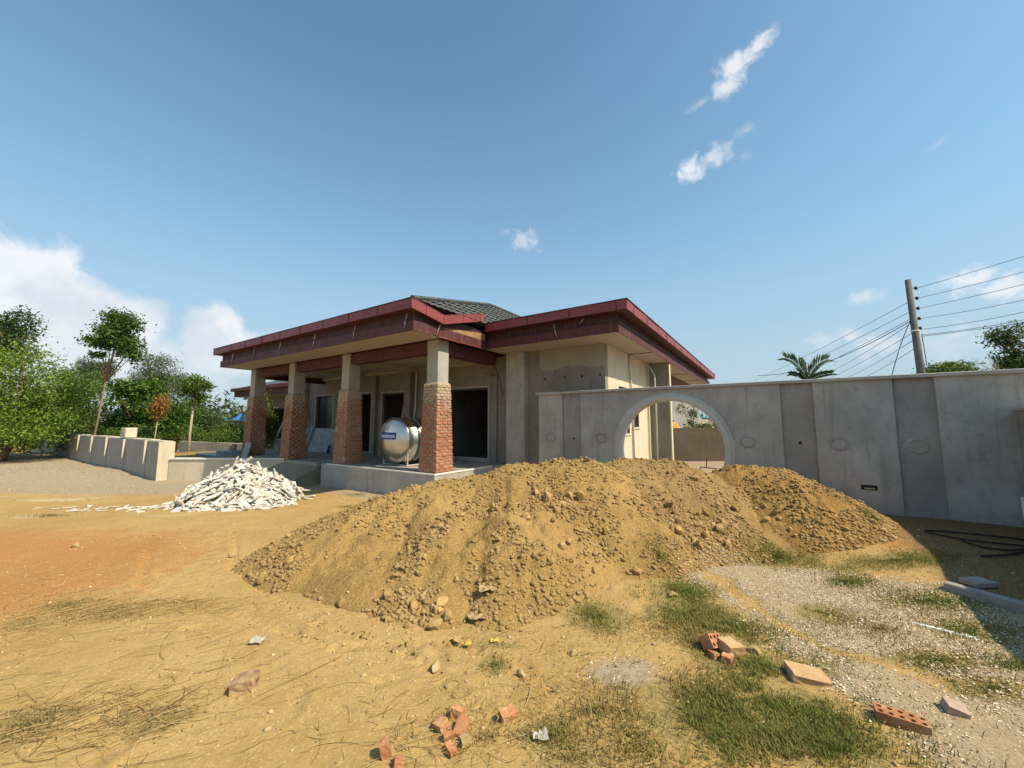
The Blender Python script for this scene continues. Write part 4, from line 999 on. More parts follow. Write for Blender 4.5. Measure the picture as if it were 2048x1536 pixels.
# ------------------------------------------------------------------ pile of broken plaster strips
def make_rubble():
    cx, cy, Rr, Hh = -6.08, 8.85, 1.24, .95
    root = thing('rubble_pile', (cx, cy, -.1), 'heap of broken white plaster strips in front of the porch', 'rubble pile')
    shards = []
    for q in range(9):
        rr = np.random.default_rng(400 + q); n = 5 + q % 3
        top = [(math.cos(2 * math.pi * (i + rr.uniform(-.25, .25)) / n) * rr.uniform(.42, .55), math.sin(2 * math.pi * (i + rr.uniform(-.25, .25)) / n) * rr.uniform(.38, .55)) for i in range(n)]
        m = MB().add([(x, y, -.5) for x, y in top] + [(x * .97, y * .97, .5) for x, y in top], [tuple(range(n))[::-1], tuple(range(n, 2 * n))] + [(i, (i + 1) % n, n + (i + 1) % n, n + i) for i in range(n)])
        shards.append(m.mesh('shard', MT['shard']))
    def cone(r, th): return -.12 + Hh * max(0, 1 - (r / (Rr * (1 + .12 * math.sin(2 * th + 1) + .07 * math.sin(5 * th))))) ** .92
    def place(k, stuff):
        th = random.uniform(0, 2 * math.pi); r = Rr * math.sqrt(random.random()) * .98
        if random.random() < .14: r *= 1.18
        x, y = cx + r * math.cos(th), cy + r * math.sin(th) * .85
        g = float(gz(np.array([x]), np.array([y]))[0]); z = max(cone(r, th), g) + random.uniform(-.10, .0 if stuff else .07)
        z = max(z, g + .012)
        sl = math.atan2(Hh, Rr) if z > g + .06 else 0
        R = Matrix.Rotation(th, 4, 'Z') @ Matrix.Rotation(sl + random.gauss(0, .22), 4, 'Y') @ Matrix.Rotation(random.gauss(0, .32), 4, 'X') @ Matrix.Rotation(random.uniform(0, 6.3), 4, 'Z')
        s = (random.uniform(.2, .68), random.uniform(.03, .09), random.uniform(.018, .036)) if not stuff else (random.uniform(.15, .4), random.uniform(.05, .1), random.uniform(.02, .035))
        return Matrix.Translation((x, y, z)), R, s
    for k in range(300):
        T, R, s = place(k, False); o = bpy.data.objects.new('shard', random.choice(shards)); link(o, root, T @ R @ Matrix.Diagonal((*s, 1)))
    P, Rm, Sx = [], [], []
    for k in range(620):
        T, R, s = place(k, True); P.append(T.translation[:]); Rm.append(np.array(R.to_3x3())); Sx.append(s)
    for k in range(70):                                 # spill towards the left
        x, y = random.gauss(-7.7, .9), random.gauss(8.15, .22); z = float(gz(np.array([x]), np.array([y]))[0]) + .012
        P.append((x, y, z)); Rm.append(np.array((Matrix.Rotation(random.uniform(0, 6.3), 3, 'Z') @ Matrix.Rotation(random.gauss(0, .12), 3, 'X')))); Sx.append((random.uniform(.05, .22), random.uniform(.03, .08), .015))
    V, F = scatter(BV, BF, np.array(P), np.array(Rm), np.array(Sx))
    tag(obj_np('small_shards', V, F, MT['shard'], root), kind='stuff')
    N = 40; m = MB(); vs = [(cx, cy, cone(0, 0) - .14)]
    for j in range(1, 9):
        r = Rr * j / 8
        vs += [(cx + r * math.cos(2 * math.pi * i / N), cy + r * math.sin(2 * math.pi * i / N) * .85, cone(r, 2 * math.pi * i / N) - .14) for i in range(N)]
    fs = [(0, 1 + i, 1 + (i + 1) % N) for i in range(N)] + [(1 + j * N + i, 1 + (j + 1) * N + i, 1 + (j + 1) * N + (i + 1) % N, 1 + j * N + (i + 1) % N) for j in range(7) for i in range(N)]
    m.add(vs, fs).build('core', MT['stone2'], root)
make_rubble()

# ------------------------------------------------------------------ vegetation
def leaf_cloud(blobs, n, size, cols, droop=.3, per=10, aspect=.42, shell=.55, spread=.2):
    """leaf-sized faces in clumps through ellipsoid lobes; blobs: (x, y, z, rx, rz[, ry])"""
    w = np.array([b[3] * b[3] * b[4] for b in blobs]) ** .75; w /= w.sum()
    nc = max(1, n // per); bi = RNG.choice(len(blobs), nc, p=w); B = np.array([(b[0], b[1], b[2], b[3], b[5] if len(b) > 5 else b[3], b[4]) for b in blobs])[bi]
    d = RNG.normal(size=(nc, 3)); d /= np.linalg.norm(d, axis=1, keepdims=True)
    rad = (shell + (1 - shell) * RNG.random(nc)) ** .8 * RNG.uniform(.85, 1.12, nc)
    C = B[:, :3] + d * rad[:, None] * B[:, 3:6]
    sp = (B[:, 3:6].min(1) * spread + size * .5)[:, None, None]
    P = C[:, None] + RNG.normal(size=(nc, per, 3)) * sp * np.array([1, 1, .7])
    P = P.reshape(-1, 3); N = len(P)
    ang = RNG.uniform(0, 2 * np.pi, N); pit = RNG.normal(-droop, .55, N)
    ax = np.stack([np.cos(ang) * np.cos(pit), np.sin(ang) * np.cos(pit), np.sin(pit)], 1)
    sd_ = np.cross(ax, np.array([0, 0, 1.0]) + .7 * RNG.normal(size=(N, 3))); sd_ /= np.linalg.norm(sd_, axis=1, keepdims=True) + 1e-9
    up = np.cross(sd_, ax)
    L = (size * RNG.uniform(.65, 1.35, N))[:, None]; Wd = L * aspect * .5
    V = np.stack([P - ax * L * .5, P + sd_ * Wd + up * L * .06, P + ax * L * .5 - up * L * .08, P - sd_ * Wd + up * L * .06], 1).reshape(-1, 3)
    k = np.arange(N)[:, None] * 4
    F = np.concatenate([k + np.array([0, 1, 2]), k + np.array([0, 2, 3])], 0)
    cc = np.array(cols); f = RNG.random((nc, 1)).repeat(per, 0).reshape(-1); f = np.clip(f * .7 + RNG.random(N) * .3, 0, .999) * (len(cc) - 1)
    i0 = f.astype(int); fr = (f - i0)[:, None]; c = cc[i0] * (1 - fr) + cc[np.minimum(i0 + 1, len(cc) - 1)] * fr
    c = c * RNG.uniform(.8, 1.2, (N, 1))
    return V, F, np.repeat(c, 4, 0)
G_BRIGHT = [(0.069, 0.127, 0.016), (0.150, 0.227, 0.028), (0.253, 0.338, 0.057)]
G_MID = [(0.048, 0.095, 0.017), (0.101, 0.167, 0.030), (0.179, 0.251, 0.054)]
G_DARK = [(0.037, 0.070, 0.024), (0.062, 0.106, 0.032), (0.106, 0.156, 0.048)]
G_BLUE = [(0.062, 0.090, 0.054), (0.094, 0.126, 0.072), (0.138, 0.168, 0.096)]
G_DEAD = [(.20, .10, .03), (.32, .16, .045), (.40, .22, .08)]
def tree(name, label, base, blobs, n, size, cols, trunk_r=.08, bark='bark', cat='tree', lean=(0, 0), limbs=5, group='trees at the edge of the site', drop=0.0, **kw):
    bx, by = base; bz = float(gbase(np.array([bx]), np.array([by]))[0]) - .1
    root = thing(name, (bx, by, bz), label, cat, group)
    zt = max(b[2] for b in blobs); m = MB()
    cx = sum(b[0] for b in blobs) / len(blobs); cy = sum(b[1] for b in blobs) / len(blobs); zc = min(b[2] - b[4] * .6 for b in blobs)
    fork = Vector((bx + (cx - bx) * .6 + lean[0], by + (cy - by) * .6, max(bz + .3, zc - drop)))
    m.tube([(bx, by, bz), Vector((bx, by, bz)).lerp(fork, .5) + Vector((random.uniform(-.06, .06), 0, 0)), fork], [trunk_r, trunk_r * .8, trunk_r * .6], 8)
    for i in range(limbs):
        b = blobs[i % len(blobs)]
        tip = Vector((b[0] + random.uniform(-.5, .5) * b[3], b[1] + random.uniform(-.5, .5) * b[3], b[2] + random.uniform(-.1, .5) * b[4]))
        mid = fork.lerp(tip, .5) + Vector((random.uniform(-.1, .1), random.uniform(-.1, .1), .08)) * b[3]
        m.tube([fork, mid, tip], [trunk_r * .5, trunk_r * .32, trunk_r * .12], 6)
        for q in range(3):
            t2 = mid.lerp(tip, random.uniform(.1, .8)); e = t2 + Vector((random.gauss(0, .35), random.gauss(0, .35), random.uniform(0, .4))) * b[3]
            m.tube([t2, e], [trunk_r * .2, trunk_r * .07], 5)
    m.build('trunk', MT[bark], root, smooth=True)
    V, F, c = leaf_cloud(blobs, int(n * 1.55), size * .76, cols, **kw)
    obj_np('crown', V, F, MT['leaf'], root, False, {'col': c})
    return root
def lobes(bl, k=4, f=.55):
    """break each lobe into smaller uneven ones"""
    out = []
    for b in bl:
        out.append((b[0], b[1], b[2], b[3] * .8, b[4] * .8))
        for q in range(k):
            th = random.uniform(0, 6.3); v = random.uniform(-.8, .9)
            out.append((b[0] + math.cos(th) * b[3] * .75, b[1] + math.sin(th) * b[3] * .75, b[2] + v * b[4] * .75, b[3] * f * random.uniform(.6, 1.1), b[4] * f * random.uniform(.6, 1.1)))
    return out
tree('dense_tree', 'dark leaved tall tree behind everything at the far left edge', (-37, 27), lobes([(-36.46, 27, 8.3, 2.1, 1.2), (-35.1, 27, 8.9, 1.2, .8), (-38.5, 27, 7.6, 2.6, 2.0)]), 5000, .3, G_DARK, .25)
tree('bushy_tree', 'big bright green bushy tree at the left edge', (-25.3, 19.3), lobes([(-25.0, 19.3, 4.2, 2.2, 1.8), (-27.2, 19.2, 3.7, 2.2, 2.2), (-23.9, 19.2, 2.7, 1.9, 1.4), (-23.0, 19.3, 3.4, 1.2, 1.2), (-26.2, 19, 1.7, 2.4, 1.3), (-23.5, 19.2, 1.2, 1.6, 1.0)], 6, .5), 15000, .20, G_BRIGHT, .22, limbs=10)
tree('bushy_tree', 'olive green tree just right of the big bright tree', (-25.6, 23.5), lobes([(-26.4, 23.5, 3.3, 1.1, 1.8), (-27.6, 23.5, 1.9, 1.5, 1.5), (-25.8, 23.5, 1.5, 1.4, 1.2)], 5), 7500, .19, G_MID, .14, limbs=8)
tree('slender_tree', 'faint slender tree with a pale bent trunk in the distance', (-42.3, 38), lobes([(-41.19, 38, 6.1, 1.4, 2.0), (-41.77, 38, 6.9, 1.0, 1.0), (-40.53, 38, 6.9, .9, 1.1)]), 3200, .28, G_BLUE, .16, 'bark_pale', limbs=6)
tree('slender_tree', 'tall slender tree with a high leafy crown above the finned wall', (-20.6, 19), [(-19.9, 19, 6.9, .55, .38), (-19.3, 19, 6.6, .5, .42), (-20.4, 19.2, 6.3, .45, .4), (-19.7, 18.8, 6.1, .6, .38), (-20.95, 19, 5.75, .45, .26), (-20.35, 19, 5.6, .4, .28), (-19.2, 19, 5.55, .5, .45), (-18.95, 19, 5.0, .35, .36), (-19.65, 19.2, 5.25, .3, .3), (-20.6, 19, 5.05, .3, .12)], 4300, .20, [(.03, .075, .015), (.06, .13, .02), (.12, .22, .04)], .055, 'bark', limbs=12, aspect=.5, shell=.15, spread=.3, drop=1.1)
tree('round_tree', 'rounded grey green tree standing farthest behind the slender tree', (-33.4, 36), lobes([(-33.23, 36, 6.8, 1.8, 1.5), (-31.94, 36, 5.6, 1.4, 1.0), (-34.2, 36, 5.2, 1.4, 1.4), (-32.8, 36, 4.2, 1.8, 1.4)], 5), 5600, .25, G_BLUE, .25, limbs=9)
tree('leafy_tree', 'broad leaved green tree behind the finned wall, right of the slender trunk', (-22.7, 24), lobes([(-23.05, 24, 3.0, 1.3, 1.6), (-23.6, 24, 3.6, .9, .9), (-21.5, 24, 1.8, 1.3, 1.2), (-24.0, 24, 1.5, 1.0, 1.0), (-22.6, 24, 1.2, 1.6, .9)], 5), 8500, .24, [(.03, .07, .012), (.06, .13, .018), (.15, .26, .03)], .12, limbs=8, aspect=.5)
tree('dead_sapling', 'small sapling with dry orange brown leaves', (-19.35, 21), [(-19.19, 21, 2.7, .36, .5), (-19.25, 21, 2.2, .28, .4), (-19.05, 21, 2.35, .25, .35)], 900, .16, G_DEAD, .035, 'bark_pale', limbs=4, shell=.1)
tree('young_tree', 'young tree with a bushy top on a brown stake left of the porch', (-15.75, 19), [(-15.76, 19, 3.4, .6, .5), (-15.5, 19, 2.8, .33, .3), (-16.1, 19, 3.2, .3, .3), (-15.4, 19, 3.5, .35, .3), (-15.7, 19, 3.75, .3, .25)], 2000, .19, G_MID, .07, 'bark_pale', limbs=5, shell=.2)
tree('shrub', 'dark hedge like shrub behind the young tree', (-21.5, 26.5), lobes([(-22.0, 26.5, 2.2, 1.35, 1.3), (-20.2, 26.5, 1.5, 1.0, 1.2), (-24.0, 26.5, 1.6, 1.4, 1.2)], 4), 5000, .22, G_DARK, .1, cat='shrub', group='shrubs by the low walls', limbs=6)
tree('shrub', 'dark undergrowth at the foot of the big bright tree', (-27.5, 21.2), lobes([(-27.5, 21.2, .9, 1.8, .9), (-25.2, 21.2, .7, 1.3, .7), (-30, 21.5, 1.0, 2.0, 1.0)], 5), 4200, .2, G_DARK, .05, cat='shrub', group='shrubs by the low walls', limbs=4)
SHR = [(-14.6, 20.5, .9, .8, 'oleander like shrub with long leaves nearest the leftmost pillar'), (-16.0, 21.5, .9, .7, 'second long leaved shrub left of the porch'), (-17.6, 22.0, .8, .7, 'shrub under the orange brown sapling'),
       (-20.6, 21.6, .9, .8, 'shrub growing between the slender trunk and the sapling'), (-22.6, 21.8, .8, .7, 'bright low shrub beside the concrete block'), (-11.25, 17.3, 1.7, .5, 'leafy shrub seen between the two leftmost pillars')]
for x, y, z, r, lab in SHR:
    tree('shrub', lab, (x, y), lobes([(x, y, z, r, z * .75), (x + r * .6, y, z * .75, r * .7, z * .6)], 4), 2300, .22, G_MID if x < -12 else [(.06, .11, .015), (.12, .2, .03), (.2, .28, .06)], .03, cat='shrub', group='shrubs by the low walls', limbs=6, droop=-.5, aspect=.2, shell=.15)
tree('dense_tree', 'large dark tree rising behind the boundary wall at the right edge', (40.6, 30), lobes([(40.6, 30, 8.3, 1.8, 1.5), (41.5, 30, 6.8, 2.4, 1.2), (40.4, 30, 6.2, 1.6, .7)], 5), 4200, .34, G_DARK, .3, group='trees behind the boundary wall', limbs=8)
tree('leafy_tree', 'small green treetop just above the boundary wall right of the pole', (34.4, 30), [(34.4, 30, 5.9, 1.6, .45), (33.4, 30, 5.6, 1.0, .35), (35.4, 30, 5.6, 1.0, .35)], 1500, .3, G_MID, .12, group='trees behind the boundary wall')
tree('sapling', 'small dark sapling seen through the moon gate', (11.2, 24.0), [(11.2, 24, 2.1, .25, .5), (11.35, 24, 2.5, .22, .3), (10.5, 24, 2.5, .3, .35), (11.1, 24, 1.5, .4, .3), (12.0, 24, 1.45, .6, .12)], 900, .16, G_DARK, .03, group='trees behind the boundary wall', limbs=4)
tree('shrub', 'greyish bush seen in the right of the moon gate', (19.3, 36), [(19.4, 36, 2.0, 1.0, .8), (20.2, 36, 1.5, 1.1, .6)], 1400, .22, G_BLUE, .08, cat='shrub', group='trees behind the boundary wall')
def far_wood():
    bl = []
    for k in range(90):
        az = math.radians(random.uniform(-58, -27)); d = random.uniform(52, 75); bl.append((math.sin(az) * d, math.cos(az) * d, random.uniform(.8, 3.0), random.uniform(2, 4), random.uniform(1.2, 2.4)))
    for k in range(70):
        az = math.radians(random.uniform(14, 70)); d = random.uniform(60, 90); bl.append((math.sin(az) * d, math.cos(az) * d, random.uniform(.8, 2.6), random.uniform(2.5, 5), random.uniform(1.2, 2.6)))
    V, F, c = leaf_cloud(bl, 15000, .8, [(.04, .065, .03), (.065, .10, .04), (.09, .125, .055)], shell=.3)
    tag(obj_np('distant_wood', V, F, MT['leaf'], None, False, {'col': c}), 'low band of distant green trees along the horizon', 'trees', None, 'stuff')
far_wood()
def make_bare_tree():
    r = thing('bare_tree', (37.5, 30, 0), 'thin leafless branches left of the large right hand tree', 'tree', 'trees behind the boundary wall'); m = MB()
    m.tube([(38.6, 30, 0), (38.4, 30, 5.6)], [.12, .06], 6)
    for k in range(14):
        a = random.uniform(2.0, 3.4); l = random.uniform(.8, 2.6); s = Vector((38.4, 30, 5.2 + random.random() * .6)); e = s + Vector((math.cos(a) * l, random.uniform(-.5, .5), abs(math.sin(a)) * l * .8 + .2))
        m.tube([s, s.lerp(e, .5) + Vector((0, 0, -.15)), e], [.03, .02, .008], 5)
    m.build('trunk', MT['bark_pale'], r)
make_bare_tree()
def make_palm():
    bx, by = 15.45, 20.0; r = thing('palm_tree', (bx, by, 0), 'small palm with two fanned fronds rising behind the boundary wall', 'palm tree', 'trees behind the boundary wall')
    MB().tube([(bx, by, -.1), (bx + .03, by, 2), (bx, by, 3.9)], [.11, .09, .075], 10).build('trunk', MT['bark'], r, smooth=True)
    fr = [((-1.0, 0, 1.25), 1.0, 1), ((1.15, .1, 1.2), 1.0, 1), ((.05, .4, 1.3), .35, .5), ((.8, -.5, .4), .6, .8), ((-.4, .6, .5), .5, .8)]
    for (dx, dy, dz), ll, sc_ in fr:
        P0 = Vector((bx, by, 3.75)); tip = P0 + Vector((dx, dy, dz)); n = 22; V = []; F = []; Cc = []; spine = []
        out = Vector((dx, dy, 0)); out = out.normalized() if out.length > .01 else Vector((1, 0, 0))
        for i in range(n + 1):
            f = i / n; spine.append(P0 + Vector((dx * f ** 1.35, dy * f ** 1.35, dz * (1 - (1 - f) ** 1.5))))
        m = MB(); m.tube(spine, [.028 * (1 - .8 * i / n) for i in range(n + 1)], 5)
        o = m.build('frond', MT['leaf'], r)
        for i in range(2, n + 1):
            f = i / n; p = spine[i]; tg = (spine[i] - spine[i - 1]).normalized(); sd2 = tg.cross(Vector((0, 1, 0)) if abs(tg.y) < .7 else Vector((1, 0, 0))).normalized()
            bn = tg.cross(sd2)
            for s in (-1, 1):
                d = (tg * .75 + sd2 * s * .45 + bn * random.uniform(-.2, .2) + Vector((0, 0, .25))).normalized(); l = ll * (1 - .45 * f) * random.uniform(.8, 1.05) * (.5 + f if f < .5 else 1); w = .05
                e = p + d * l + Vector((0, 0, -.10 * l)); mid = p + d * l * .5; k = len(V); q = tg.cross(d).cross(d).normalized() * w
                V += [p, mid + q, e, mid - q]; F += [(k, k + 1, k + 2), (k, k + 2, k + 3)]; g = random.uniform(.8, 1.2)
                Cc += [(.035 * g, .075 * g, .02 * g)] * 4
        obj_np('leaflets', np.array([tuple(v) for v in V]), np.array(F), MT['leaf'], o, False, {'col': np.array(Cc)})
        a = o.data.attributes.new('col', 'FLOAT_COLOR', 'POINT'); a.data.foreach_set('color', [.05, .08, .03, 1] * len(o.data.vertices))
make_palm()

# ------------------------------------------------------------------ utility pole and wires
def make_pole():
    x, y = 13.93, 13.0; r = thing('utility_pole', (x, y, 0), 'concrete utility pole with insulators rising behind the boundary wall', 'utility pole')
    MB().tube([(x + .1, y, -.2), (x, y, 3.2), (x - .12, y, 6.62)], [.14, .11, .08], 14).build('pole_shaft', concrete('old_pole', (.17, .16, .148), (.13, .122, .112), (.09, .083, .076), .3), r, smooth=True)
    MB().tube([(x - .055, y, 4.78), (x - .056, y, 4.83)], .115, 14).build('band', MT['tilewhite'], r)
    zs = (6.32, 5.96, 5.6, 5.24, 4.9, 4.66)
    for z in zs[:5]:
        MB().tube([(x - .05, y, z), (x + .12, y, z)], .012, 6).build('bracket', MT['cable'], r)
        MB().lathe([(-.05, .02), (-.045, .05), (-.015, .03), (.0, .05), (.015, .03), (.045, .05), (.05, .02)], (x + .13, y, z), (0, .05, 1), 12).build('insulator', MT['cable'], r, smooth=True)
    def wire(p, q, sag, rad, label, n=18):
        P, Q = Vector(p), Vector(q); m = MB()
        m.tube([P.lerp(Q, i / n) - Vector((0, 0, sag * 4 * (i / n) * (1 - i / n))) for i in range(n + 1)], rad, 5)
        tag(m.build('power_line', MT['cable'], None), label, 'power line', 'power lines on the utility pole')
    orde = ('topmost', 'second', 'third', 'fourth', 'fifth', 'sixth', 'lowest')
    ends = [(19.5, 9.5, 7.95), (19.5, 9.5, 7.35), (19.5, 9.5, 6.95), (19.5, 9.5, 6.55), (19.5, 9.6, 6.45), (19.5, 9.6, 6.0), (19.5, 9.6, 5.35)]
    st = [6.32, 5.96, 5.6, 5.24, 4.86, 4.66, 4.62]
    for i in range(7): wire((x + .17, y, st[i]), ends[i], (.06, .1, .12, .25, .35, .3, .12)[i], .008, '%s wire running right from the utility pole' % orde[i])
    le = [(21.5, 34, 5.4), (23.5, 36, 5.4), (25.2, 36, 5.3), (27.0, 36, 5.3), (28.2, 36, 5.25), (29.2, 36, 5.2), (30.6, 36, 5.2)]
    ls = [5.85, 5.5, 5.25, 5.1, 4.75, 4.5, 4.2]
    for i in range(7): wire((x - .12, y, ls[i]), le[i], (.1, .12, .15, .3, .2, .3, .3)[i], .009, '%s wire running left and away from the utility pole' % orde[i])
    wire((x - .1, y, 5.2), (13.2, 20.6, 4.2), .5, .013, 'slack wire sagging from the pole down past the palm', 24)
    wire((x - .12, y, 5.25), (x - 1.0, y + .3, 2.4), -.25, .012, 'loose wire hanging down left of the utility pole')
    wire((x + .16, y, 4.7), (x + .22, y, 3.6), -.06, .012, 'short loose wire hanging down right of the utility pole')
make_pole()

# ------------------------------------------------------------------ buildings and walls behind
def make_pavilion():
    r = thing('pavilion', W(15.5, 4, 0), 'second small grey building with a maroon eave seen past the leftmost pillars', 'house')
    wall_open(12.2, 17.3, 3.9, 4.1, -.2, 3.1, [(14.7, 16.5, .8, 2.45)]).build('wall', MT['wall'], r)
    MB().ob(17.1, 17.3, 4.101, 8, -.2, 3.1).build('wall', MT['wall'], r); MB().ob(12.2, 17.1, 7.8, 8.0, -.2, 3.1).build('wall', MT['wall'], r); MB().ob(12.2, 12.35, 4.101, 7.8, -.2, 3.1).build('wall', MT['wall'], r)
    f = MB().ob(14.7, 14.75, 3.95, 4.05, .8, 2.45).ob(16.45, 16.5, 3.95, 4.05, .8, 2.45).ob(14.75, 16.45, 3.95, 4.05, 2.40, 2.45).build('window', MT['frame'], r)
    MB().ob(14.6, 16.6, 3.86, 4.12, .74, .798).build('sill', MT['gwall'], f)
    MB().ob(11.9, 18.2, 2.76, 3.9, 3.1, 3.12).build('soffit', MT['soffit'], r)
    MB().ob(11.9, 18.3, 2.72, 2.755, 3.08, 3.38).build('fascia_board', MT['fascia'], r)
    MB().ob(11.9, 18.5, 2.60, 2.64, 3.38, 3.55).build('trim_panel', MT['trim'], r)
    MB().ob(18.30, 18.33, 2.756, 8.2, 3.08, 3.38).build('fascia_board', MT['fascia'], r); MB().ob(18.46, 18.5, 2.641, 8.3, 3.38, 3.55).build('trim_panel', MT['trim'], r)
    m = MB().add([W(11.6, 2.66, 3.53), W(18.45, 2.66, 3.53), W(15.5, 5.4, 4.5), W(11.6, 5.4, 4.6), W(18.45, 8.2, 3.53), W(11.6, 8.2, 3.53)], [(0, 1, 2, 3), (1, 4, 2), (2, 4, 5, 3), (0, 3, 5), (0, 5, 4, 1)])
    m.build('roof', MT['roof'], r)
    for i, a in enumerate((15.3, 15.9)):
        o = leaning('timber_board', a, a + .14, 3.95, 4.5, .8, 2.3, .05, MT['pipe'], ('pale plank leaning in the far window, right one', 'pale plank leaning in the far window, left one')[i], 'board')
    o = seg_box(xy(12.0, 2.3), xy(20.5, 1.2), .18, -.3, .66).build('kerb_wall', MT['dry'], None); tag(o, 'low cream garden wall in front of the far building', 'wall')
make_pavilion()
def make_background():
    o = MB().box(5.9, 14.0, 15.0, 15.2, -.2, 1.455).build('rear_wall', concrete('brown_wall', (.125, .10, .074), (.095, .075, .056), (.06, .048, .036), .5), None); tag(o, 'brown stained rear wall seen through the moon gate', 'wall')
    r = thing('grey_building', (18, 45, 0), 'weathered pale grey block of a building beyond the moon gate', 'building')
    MB().box(14.5, 20.4, 42, 48, -.2, 4.55).build('wall', concrete('weathered', (.48, .46, .42), (.40, .385, .35), (.25, .24, .21), .6), r)
    MB().box(14.4, 20.5, 41.85, 48.1, 4.551, 4.72).build('roof', MT['tilewhite'], r)
    b = MB().box(20.401, 22.2, 42.3, 44, 1.0, 2.05).build('balcony', MT['dry'], r)
    m = MB()
    for k in range(5): m.tube([(20.45 + k * .43, 42.35, 2.05), (20.45 + k * .43, 42.35, 3.0)], .035, 5)
    for z in (2.35, 2.65, 3.0): m.tube([(20.42, 42.35, z), (22.2, 42.35, z)], .035, 5)
    m.build('railing', simple('teal_paint', (.04, .22, .22), (.05, .26, .25), 3, .5), b)
    for k, (z0, z1) in enumerate(((1.9, 2.9),)):
        f = MB().box(15.6, 16.7, 41.96, 41.998, z0, z1).build('window', MT['frame'], r); MB().box(15.7, 16.6, 41.94, 41.958, z0 + .1, z1 - .1).build('pane', MT['glass'], f)
    m = MB(); N = 12; m.lathe([(0, .55), (.35, .5), (.62, .3), (.72, .05), (.721, .001)], (8.65, 21.3, 1.15), (0, .01, 1), 18); 
    o = m.build('orange_dome', simple('orange_tarp', (.55, .24, .06), (.45, .19, .05), 4, .7), None, True); tag(o, 'rounded orange cover showing over the rear wall in the moon gate', 'cover')
    m = MB().box(22.5, 27, 40, 44, -.2, 1.7); o = m.build('blue_shed', simple('pale_blue_sheet', (.18, .34, .42), (.15, .30, .38), 3, .5), None); tag(o, 'low pale blue shed far away through the moon gate', 'shed')
    m = MB(); m.tube([W(-5.0, 2.6, .1) , W(-5.02, 2.62, .45), W(-5.2, 2.65, .72), W(-5.5, 2.65, .70), W(-5.65, 2.65, .45), W(-5.66, 2.65, .1)], .014, 6)
    m.tube([W(-5.3, 2.65, .7), W(-5.32, 2.65, .92)], .01, 6)
    tag(m.build('rebar_hoop', MT['rust'], None), 'bent dark rebar hoop poking up inside the moon gate', 'rebar')
    # left side
    r = thing('gate_post', (-22, 27, 0), 'cream gateway wall with a brown gate beyond the shrubs', 'gateway')
    MB().box(-22.6, -22.05, 27, 27.5, -.2, 1.8).build('post', MT['dry'], r); MB().box(-22.7, -21.9, 26.95, 27.55, 1.801, 1.9).build('post_cap', MT['dry'], r)
    MB().box(-22.05, -21.2, 27.2, 27.26, .05, 1.6).build('gate_leaf', simple('brown_gate', (.16, .07, .04), (.12, .05, .03), 5, .6), r)
    MB().box(-21.2, -15.0, 27.1, 27.3, -.2, 1.0).build('wall_body', MT['dry'], r)
    r = thing('blue_roof_shed', (-32.5, 45, 0), 'tiny shed with a blue roof beyond the shrubs', 'shed')
    MB().box(-34, -30.5, 45, 49, -.2, 2.0).build('wall', MT['wall'], r)
    MB().add([(-34.4, 44.6, 1.9), (-30.2, 44.6, 1.9), (-30.2, 47, 2.8), (-33.2, 47, 2.8), (-30.2, 49.4, 1.9), (-34.4, 49.4, 1.9)], [(0, 1, 2, 3), (3, 2, 4, 5), (0, 3, 5), (1, 4, 2), (0, 5, 4, 1)]).build('roof', simple('blue_sheet', (.03, .16, .5), (.04, .19, .55), 3, .5), r)
    r = thing('open_shed', (-32.3, 30, 0), 'open shed with a flat black roof behind the slender tree', 'shed')
    MB().hexa([(-34, 29.5, 2.3), (-30.6, 29.5, 2.1), (-30.6, 33, 2.3), (-34, 33, 2.5), (-34, 29.5, 2.5), (-30.6, 29.5, 2.3), (-30.6, 33, 2.5), (-34, 33, 2.7)]).build('roof', MT['cable'], r)
    for x in (-33.8, -30.8): MB().box(x - .06, x + .06, 29.7, 29.82, -.2, 2.2).build('post', MT['bark'], r)
    MB().box(-34, -30.6, 32.8, 32.95, -.2, 2.4).build('wall', MT['wall'], r)
    o = MB().box(-31, -16.5, 24.9, 25.1, -.2, .62).build('roadside_kerb', MT['dry'], None); tag(o, 'long low pale roadside wall behind the shrubs on the left', 'wall')
make_background()

